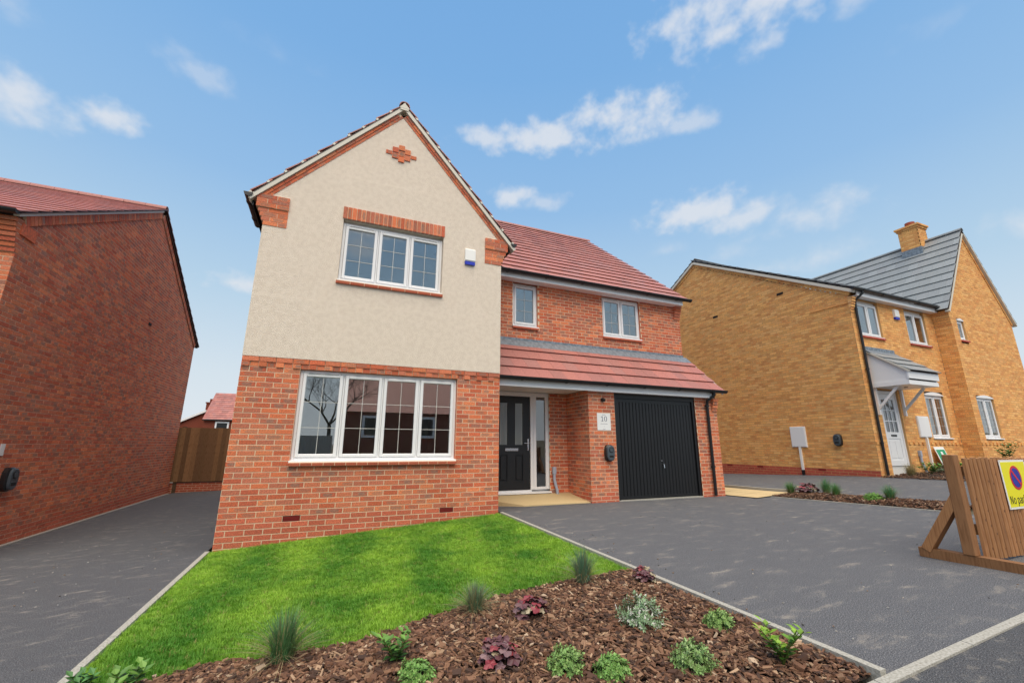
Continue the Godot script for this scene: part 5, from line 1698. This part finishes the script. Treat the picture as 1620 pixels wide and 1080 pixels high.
func build_plants() -> void:
	var blue := Color(0.13, 0.22, 0.13)
	fescue("green grass clump at bed edge nearest the left drive", on(1.13, 3.82), 0.37, 0.38, 1, Color(0.085, 0.2, 0.075), 0.1)
	fescue("grey green grass clump on the lawn edge, middle one of three", on(2.42, 3.72), 0.26, 0.3, 2, blue, 0.3)
	fescue("upright blue green grass clump at lawn edge near the asphalt drive", on(3.46, 3.6), 0.37, 0.32, 3, Color(0.12, 0.23, 0.15), 0.2)
	heuchera("purple leaved plant with pale lower leaves below middle grass clump", on(2.74, 4.04), 0.22, 4)
	heuchera("dark red leaved plant low in the mulch near the picture bottom", on(2.3, 4.52), 0.22, 5)
	heuchera("small purple plant beside the edging at top of the bed", on(3.93, 3.84), 0.18, 6)
	mound("silvery white and green mounded shrub in middle of the mulch", on(3.36, 4.5), 0.165, 0.19, 7, Color(0.22, 0.34, 0.18), Color(0.66, 0.66, 0.60), "lavender_shrub", 0.03, 0.008, 1500)
	mound("smallest round light green shrub near the drive edging", on(3.78, 4.78), 0.10, 0.10, 8, Color(0.19, 0.33, 0.085), Color(0.28, 0.42, 0.13))
	mound("broad round light green shrub at the picture bottom near the leafy laurel", on(3.26, 5.06), 0.125, 0.13, 9, Color(0.19, 0.33, 0.095), Color(0.30, 0.42, 0.17))
	mound("round light green shrub at picture bottom right of dark red plant", on(2.62, 4.76), 0.11, 0.12, 10, Color(0.18, 0.33, 0.085), Color(0.28, 0.42, 0.13))
	mound("low green shrub cut off at picture bottom below small laurel", on(1.84, 4.44), 0.11, 0.10, 11, Color(0.16, 0.33, 0.07), Color(0.26, 0.42, 0.12))
	mound("green shrub cut off at picture bottom between two round shrubs", on(2.82, 4.92), 0.10, 0.10, 12, Color(0.16, 0.33, 0.07), Color(0.26, 0.42, 0.12))
	leafy("small glossy green laurel plant in mulch left of the dark red plant", on(1.76, 4.22), 0.2, 0.2, 6, 13, Color(0.045, 0.15, 0.03), Color(0.17, 0.33, 0.05), 0.06)
	leafy("bright yellow green leafy laurel beside the drive edging at bottom right", on(3.72, 5.26), 0.22, 0.2, 8, 14, Color(0.07, 0.20, 0.02), Color(0.27, 0.44, 0.04), 0.055)
	leafy("low leafy plant at bottom left corner of the bed", on(0.36, 3.78), 0.11, 0.2, 6, 15, Color(0.045, 0.14, 0.03), Color(0.16, 0.30, 0.05), 0.07)
	leafy("sparse leafy sprig at the corner of lawn edging, bottom left", on(0.1, 3.62), 0.08, 0.12, 4, 16, Color(0.04, 0.13, 0.04), Color(0.09, 0.24, 0.06), 0.06)
	# side bed
	fescue("green grass clump at the garage end of the side bed", on(10.55, 0.62, 0.05), 0.3, 0.35, 21, Color(0.09, 0.24, 0.07), 0.1)
	heuchera("purple plant in the side bed between two grass clumps", on(10.75, 0.85, 0.05), 0.34, 22)
	fescue("tall green grass clump in side bed right of its purple plant", on(10.9, 1.15, 0.05), 0.36, 0.38, 23, Color(0.09, 0.24, 0.09), 0.1)
	fescue("short grass clump in side bed, third from the garage", on(10.62, 1.5, 0.05), 0.3, 0.3, 24, Color(0.10, 0.26, 0.08), 0.1)
	fescue("grass clump in side bed nearest the wooden barrier", on(10.72, 2.35, 0.05), 0.32, 0.36, 25, Color(0.09, 0.25, 0.10), 0.1)
	mound("bright green low shrub in front of the last side bed grass clump", on(10.5, 2.2, 0.05), 0.16, 0.12, 26, Color(0.16, 0.36, 0.05), Color(0.26, 0.44, 0.1))
	# bed of the buff house
	fescue("straw coloured grass clump by black downpipe of buff house", on(15.25, 0.6, 0.04), 0.38, 0.5, 31, Color(0.36, 0.28, 0.12), 0.6)
	leafy("green leafy plant below the white door of buff house", on(15.9, 0.75, 0.04), 0.28, 0.4, 8, 32, Color(0.05, 0.17, 0.03), Color(0.2, 0.38, 0.05), 0.1)
	mound("grey green shrub below grey duct of buff house", on(16.5, 0.85, 0.04), 0.28, 0.26, 33, Color(0.12, 0.18, 0.11), Color(0.22, 0.28, 0.18), "lavender_shrub", 0.04, 0.012, 900)
	leafy("green leafy plant beside the small green sign", on(17.1, 0.9, 0.04), 0.3, 0.4, 8, 34, Color(0.05, 0.17, 0.03), Color(0.2, 0.38, 0.05), 0.1)
	leafy("dark leafy shrub showing just above the wooden barrier", on(18.3, 1.4, 0.04), 0.75, 0.35, 9, 35, Color(0.03, 0.10, 0.02), Color(0.08, 0.2, 0.03), 0.12)

# ---------------------------------------------------------------- fence, barrier, signs
func build_fence() -> void:
	var t := thing("timber_gate", "brown timber board gate and fence panel between the two red brick houses", "fence", Vector3(-1.65, h(-1.65, -11.2), -11.15))
	var base := 0.28
	for k in 27:
		var x := -2.15 + k * 0.135
		var mb := MB.new()
		var f := rng.randf_range(0.6, 1.3)
		var col := Color(0.30 * f, 0.165 * f, 0.078 * f)
		mb.box(Vector3(x, base + 0.02, 0.0), Vector3(0.14, 0, -0.012), Vector3(0, 1.80, 0), Vector3(0.0015, 0, 0.016), col)
		put(mb, "board", M.fence_wood, t)
	var rl := MB.new()
	rl.abox(Vector3(-1.62, base - 0.01, -0.05), Vector3(1.62, base + 0.11, -0.015), Color(0.16, 0.1, 0.05))
	put(rl, "rail", M.fence_wood, t)
	for x in [-1.68, 0.2]:
		var ps := MB.new()
		ps.abox(Vector3(x - 0.05, -0.1, -0.12), Vector3(x + 0.05, base + 1.85, -0.02), Color(0.14, 0.09, 0.05))
		put(ps, "post", M.fence_wood, t)
	var w := thing("low_brick_wall", "low red brick wall under the timber boards at the end of the left drive", "wall", Vector3(0, 0, 0))
	var wf := frame(Vector3(-3.85, 0, -11.19), Vector3.BACK)
	var b := brickwork(wf, 3.8, -0.53, 6, [], null, 9.0)
	var mo := mortar([b], "wall", M.grey_mortar, w)
	lay([{"works": [b], "parent": mo}], M.red_brick, 200)
	var core := MB.new()
	core.abox(Vector3(-3.85, -0.6, -11.4), Vector3(-0.05, -0.085, -11.21))
	put(core, "core", M.plain_brick_wall, w)

func build_barrier() -> void:
	var g := h(6.8, 4.95)
	var t := thing("timber_barrier", "free standing timber picket barrier with braced post on the asphalt drive", "barrier", Vector3(6.85, g, 4.97))
	var wd := func(f: float) -> Color: return Color(0.44 * f, 0.22 * f, 0.094 * f)
	for x in [0.0, 1.75]:
		var sk := MB.new()
		sk.abox(Vector3(x - 0.05, 0.0, -0.46), Vector3(x + 0.05, 0.085, 0.42), wd.call(0.62))
		put(sk, "skid", M.barrier_wood, t)
		var po := MB.new()
		po.cbox(Vector3(x - 0.06, 0.085, -0.12), Vector3(x + 0.035, 0.98, -0.03), 0.006, wd.call(0.72))
		put(po, "post", M.barrier_wood, t)
		var br := MB.new()
		br.bar(Vector3(x - 0.005, 0.07, -0.40), Vector3(x - 0.005, 0.62, -0.07), 0.1, 0.075, Vector3.UP, wd.call(0.95))
		put(br, "brace", M.barrier_wood, t)
	for y in [0.26, 0.78]:
		var rl := MB.new()
		rl.abox(Vector3(0.06, y, -0.06), Vector3(1.7, y + 0.09, -0.019), wd.call(0.7))
		put(rl, "rail", M.barrier_wood, t)
	for k in 22:
		var x := 0.042 + k * 0.079
		var mb := MB.new()
		var f := rng.randf_range(0.75, 1.25)
		var top := 0.95 + rng.randf_range(-0.008, 0.008) + 0.0 * k
		var bot := 0.045 + rng.randf_range(-0.005, 0.005)
		var ww := 0.066
		var col: Color = wd.call(f)
		# half-round front, rounded top
		var prof := []
		for e in 6:
			var a := PI * e / 5.0
			prof.append(Vector2(x + ww / 2 - cos(a) * ww / 2, -0.018 + 0.03 * pow(sin(a), 0.7)))
		for e in 5:
			var p: Vector2 = prof[e]
			var q: Vector2 = prof[e + 1]
			var tp: float = top - 0.02 * pow(absf(e / 2.5 - 1.0), 2)
			var tq: float = top - 0.02 * pow(absf((e + 1) / 2.5 - 1.0), 2)
			mb.quad(Vector3(p.x, bot, p.y), Vector3(q.x, bot, q.y), Vector3(q.x, tq, q.y), Vector3(p.x, tp, p.y), Rect2(0, 0, 1, 1), col)
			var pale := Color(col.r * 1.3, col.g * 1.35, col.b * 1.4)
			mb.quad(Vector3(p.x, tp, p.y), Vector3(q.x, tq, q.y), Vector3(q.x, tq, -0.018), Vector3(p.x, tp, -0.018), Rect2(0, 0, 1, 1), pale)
			mb.quad(Vector3(p.x, bot, -0.018), Vector3(q.x, bot, -0.018), Vector3(q.x, bot, q.y), Vector3(p.x, bot, p.y), Rect2(0, 0, 1, 1), col)
		for q in 2:
			var ky := rng.randf_range(0.12, 0.88)
			var kx := x + ww / 2 + rng.randf_range(-0.006, 0.006)
			var kr := rng.randf_range(0.005, 0.009)
			for e in 8:
				var a0 := TAU * e / 8.0
				var a1 := TAU * (e + 1) / 8.0
				mb.tri(Vector3(kx, ky, 0.0122), Vector3(kx + cos(a0) * kr, ky + sin(a0) * kr * 1.5, 0.0118), Vector3(kx + cos(a1) * kr, ky + sin(a1) * kr * 1.5, 0.0118), Color(col.r * 0.35, col.g * 0.3, col.b * 0.3))
		mb.quad(Vector3(x + ww, bot, -0.018), Vector3(x, bot, -0.018), Vector3(x, top - 0.02, -0.018), Vector3(x + ww, top - 0.02, -0.018), Rect2(0, 0, 1, 1), col)
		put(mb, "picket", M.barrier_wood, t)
	var s := thing("no_parking_sign", "yellow no parking sign fixed to the timber barrier", "sign", Vector3(7.78, g + 0.69, 4.984))
	var b := MB.new()
	b.abox(Vector3(-0.27, -0.235, 0.0), Vector3(0.27, 0.235, 0.004))
	put(b, "board", M.sign_white, s)
	var y := MB.new()
	y.abox(Vector3(-0.25, -0.215, 0.003), Vector3(0.25, 0.215, 0.0055))
	put(y, "panel", M.sign_yellow, s)
	for q in [[0.118, M.sign_red, 0.0075, "ring"], [0.094, M.sign_blue, 0.009, "disc"]]:
		var m := MB.new()
		m.tube([Vector3(0.0, 0.06, 0.005), Vector3(0.0, 0.06, q[2])], q[0], 36)
		put(m, q[3], q[1], s)
	var sl := MB.new()
	sl.bar(Vector3(-0.07, 0.13, 0.0095), Vector3(0.07, -0.01, 0.0095), 0.0022, 0.024, Vector3(1, 1, 0)) if false else sl.box(Vector3(-0.068, 0.128, 0.0085) - Vector3(0.009, 0.009, 0), Vector3(0.136, -0.136, 0), Vector3(0.018, 0.018, 0), Vector3(0, 0, 0.0018))
	put(sl, "slash", M.sign_red, s)
	text(s, "No parking", Vector3(0.0, -0.15, 0.006), 0.0, 0.075, M.sign_black, "lettering", "Droid Sans", false, 0.9)
	for q in [[-0.258, 0.222], [0.258, 0.222], [-0.258, -0.222], [0.258, -0.222]]:
		var m := MB.new()
		m.tube([Vector3(q[0], q[1], 0.003), Vector3(q[0], q[1], 0.006)], 0.005, 8)
		put(m, "screw", M.chrome, s)
	var gs := thing("green_sign", "small green safety sign leaning on wall of the buff house", "sign", Vector3(17.62, h(17.6, 0.35) + 0.05, 0.42))
	var gb := MB.new()
	gb.box(Vector3(-0.26, 0, 0), Vector3(0.52, 0, 0), Vector3(0, 0.62, -0.16), Vector3(0, 0.002, 0.008))
	put(gb, "board", M.sign_white, gs)
	var gg := MB.new()
	gg.box(Vector3(-0.22, 0.1, -0.026) + Vector3(0, 0.003, 0.009), Vector3(0.44, 0, 0), Vector3(0, 0.44, -0.1135), Vector3(0, 0.001, 0.003))
	put(gg, "panel", M.sign_green, gs)
	var gi := MB.new()
	gi.box(Vector3(-0.05, 0.26, -0.067) + Vector3(0, 0.006, 0.013), Vector3(0.1, 0, 0), Vector3(0, 0.22, -0.0568), Vector3(0, 0.001, 0.003))
	put(gi, "symbol", M.sign_white, gs)

# ---------------------------------------------------------------- across the road: what the windows mirror
func build_opposite() -> void:
	far_house("red brick house across the road mirrored in the big window", "opposite_house", Vector3(2.1, 0.0, 28.0), 9.0, 8.0, 3.1, 6.4, false, false)
	var f := thing("site_hoarding", "grey metal site hoarding across the road mirrored in left panes", "fence", Vector3(-6.0, -0.3, 15.0))
	for k in 15:
		var m := MB.new()
		for q in 4:
			var x := k * 0.5 + q * 0.125
			m.quad(Vector3(x + 0.0625, 0, 0.03), Vector3(x, 0, 0), Vector3(x, 1.9, 0), Vector3(x + 0.0625, 1.9, 0.03)); m.quad(Vector3(x + 0.125, 0, 0), Vector3(x + 0.0625, 0, 0.03), Vector3(x + 0.0625, 1.9, 0.03), Vector3(x + 0.125, 1.9, 0))
		put(m, "sheet", M.concrete, f)
	var t := thing("bare_tree", "bare branching tree across the road mirrored in the window panes", "tree", Vector3(1.3, -0.2, 17.5))
	var r := RandomNumberGenerator.new()
	r.seed = 77
	var tr := MB.new()
	var cr := MB.new()
	tr.tube([Vector3.ZERO, Vector3(0.06, 1.2, 0), Vector3(0.0, 2.45, 0.1)], 0.13, 10, Color.WHITE, 0.09)
	grow(tr, cr, r, Vector3(0, 2.4, 0.1), Vector3(0, 1, 0), 1.5, 0.06, 0)
	put(tr, "trunk", M.tree_bark, t)
	put(cr, "crown", M.tree_bark, t)

func grow(tr: MB, cr: MB, r: RandomNumberGenerator, o: Vector3, d: Vector3, l: float, rad: float, depth: int) -> void:
	if depth > 5: return
	for k in (4 if depth == 0 else 3):
		var nd := (d * 0.7 + Vector3(r.randf_range(-1, 1), r.randf_range(-0.15, 0.7), r.randf_range(-1, 1)) * 0.85).normalized()
		var ll := l * r.randf_range(0.65, 1.1)
		var e := o + nd * ll
		var m := o.lerp(e, 0.5) + Vector3(r.randf_range(-1, 1), r.randf_range(-1, 1), r.randf_range(-1, 1)) * ll * 0.08
		(tr if depth < 1 else cr).tube([o, m, e], rad, 6 if depth < 2 else 3, Color.WHITE, rad * 0.55)
		grow(tr, cr, r, e, nd, l * 0.72, rad * 0.55, depth + 1)

# ---------------------------------------------------------------- sky
func make_sky() -> ImageTexture:
	var w := 4096
	var hh := 2048
	var im := Image.create(w, hh, false, Image.FORMAT_RGBF)
	# azimuth, elevation, half width, half height (degrees), strength
	var clouds := [[61.7, 46.0, 11.0, 4.2, 0.95], [59.0, 42.3, 1.8, 1.5, 0.7], [68.5, 42.8, 2.2, 2.2, 0.5], [29.0, 38.6, 8.5, 2.2, 1.0], [40.0, 39.9, 5.5, 2.8, 1.0], [19.0, 39.0, 4.0, 1.5, 0.8], [48.5, 37.6, 3.2, 1.4, 0.6],
		[23.0, 32.3, 2.6, 1.8, 0.9], [27.5, 31.5, 3.6, 1.2, 0.55], [-31.2, 28.6, 2.8, 2.4, 0.85], [-25.4, 30.2, 2.3, 1.5, 0.95], [-19.0, 37.4, 2.5, 1.7, 0.45], [48.5, 28.0, 4.8, 2.3, 0.95], [54.0, 26.2, 4.2, 1.8, 0.75], [60.0, 24.4, 5.0, 2.6, 0.6],
		[-11.6, 17.8, 2.9, 1.4, 0.9], [60.5, 20.2, 5.5, 1.8, 0.5], [52.0, 22.4, 3.6, 1.3, 0.35], [44.2, 24.2, 2.2, 1.0, 0.35], [74.5, 37.0, 3.0, 1.4, 0.25], [-12.0, 42.0, 4.0, 1.3, 0.2], [76.5, 18.6, 2.2, 2.4, 0.6], [-33.5, 35.0, 1.6, 2.2, 0.4]]
	var r := RandomNumberGenerator.new()
	r.seed = 9
	for k in 46:
		var az := r.randf_range(95.0, 310.0)
		var el := 12.0 + 50.0 * pow(r.randf(), 1.3)
		clouds.append([az, el, r.randf_range(2.5, 9.0), r.randf_range(1.2, 2.8), r.randf_range(0.3, 1.0)])
	var dim := 0.345   # the photograph is exposed for the walls
	var fine := noise(0.016, 6, 3)
	fine.fractal_gain = 0.58
	var bulk := noise(0.0052, 3, 4)
	var dens := PackedFloat32Array()
	dens.resize(w * hh)
	for c in clouds:
		var cosel := cos(deg_to_rad(c[1]))
		var hw: float = c[2] / cosel * 1.1
		var x0 := int(floor((c[0] - hw * 1.7) / 360.0 * w))
		var x1 := int(ceil((c[0] + hw * 1.7) / 360.0 * w))
		var y0 := int((90.0 - c[1] - c[3] * 2.2) / 180.0 * hh)
		var y1 := int((90.0 - c[1] + c[3] * 1.8) / 180.0 * hh)
		for y in range(maxi(y0, 0), mini(y1, hh / 2)):
			for x in range(x0, x1):
				var dx: float = ((x + 0.5) / w * 360.0 - c[0]) / hw
				var dy: float = (90.0 - (y + 0.5) / hh * 180.0 - c[1]) / c[3]
				if dy < 0.0: dy *= 1.35
				var d := sqrt(dx * dx + dy * dy)
				var px := x * cosel
				var n := 0.85 * fine.get_noise_2d(px * 1.3 + 700.0, y * 1.5) + 0.5 * bulk.get_noise_2d(px * 1.2 + 900.0, y * 1.9)
				var v: float = clampf((1.25 - d + n * 1.0) * 0.85, 0.0, 1.0) * c[4]
				v *= clampf((1.75 - d) * 2.0, 0.0, 1.0)
				var at := y * w + posmod(x, w)
				dens[at] = maxf(dens[at], v * v * (3.0 - 2.0 * v) if v < 1.0 else v)
	for y in hh:
		var el := 90.0 - (y + 0.5) / hh * 180.0
		var sky: Color
		if el <= 0.0:
			sky = Color(0.40, 0.40, 0.38)
		else:
			var stops := [[0.0, Color(0.76, 0.81, 0.85)], [8.0, Color(0.66, 0.76, 0.84)], [18.0, Color(0.46, 0.64, 0.81)], [30.0, Color(0.295, 0.51, 0.79)], [45.0, Color(0.205, 0.43, 0.76)], [60.0, Color(0.175, 0.39, 0.73)], [90.0, Color(0.155, 0.36, 0.70)]]
			for k in stops.size() - 1:
				if el >= stops[k][0] and el <= stops[k + 1][0]:
					sky = stops[k][1].lerp(stops[k + 1][1], (el - stops[k][0]) / (stops[k + 1][0] - stops[k][0]))
		im.fill_rect(Rect2i(0, y, w, 1), sky * dim)
		if el > 0.0 and el < 75.0:
			for x in w:
				var v := dens[y * w + x]
				if v > 0.0: im.set_pixel(x, y, sky.lerp(Color(0.76, 0.79, 0.84), v * 0.82) * dim)
	return ImageTexture.create_from_image(im)

func _ready() -> void:
	rng.seed = 20240
	# camera
	var cam := Camera3D.new()
	cam.name = "camera"
	cam.fov = 77.2878
	cam.near = 0.05; cam.far = 1200.0
	cam.basis = Basis(Vector3(0.920859, 0.00368454, 0.38987834), Vector3(-0.09501941, 0.97192695, 0.21524248), Vector3(-0.3781402, -0.23525398, 0.89535778))
	cam.position = EYE
	add_child(cam)
	cam.current = true
	# sky and sun
	var env := Environment.new()
	env.background_mode = Environment.BG_SKY
	var sky := Sky.new()
	var pan := PanoramaSkyMaterial.new()
	pan.panorama = make_sky()
	sky.sky_material = pan
	env.sky = sky
	env.tonemap_mode = Environment.TONE_MAPPER_LINEAR
	env.tonemap_exposure = 2.9
	env.sdfgi_enabled = true; env.ssao_enabled = true; env.ssil_enabled = true
	var we := WorldEnvironment.new()
	we.name = "environment"
	we.environment = env
	add_child(we)
	var sun := DirectionalLight3D.new()
	sun.name = "sun"
	sun.light_energy = 0.5
	sun.light_color = Color(1.0, 0.93, 0.82)
	sun.light_angular_distance = 68.0
	sun.shadow_enabled = true
	sun.rotation_degrees = Vector3(-64, -10, 0)
	add_child(sun)
	make_materials()
	build_ground()
	build_main_house()
	build_left_house()
	build_yellow_house()
	far_house("distant house with pink tiled roof above the timber gate", "distant_house", Vector3(-10.3, 0.5, -45.0), 9.0, 7.0, 3.1, 5.9, false, false)
	far_house("distant red brick gable with white verge and chimney over the gate", "distant_house", Vector3(-14.6, 0.2, -48.0), 7.5, 8.0, 2.4, 4.3, true, true)
	build_fence()
	build_barrier()
	build_plants()
	build_opposite()
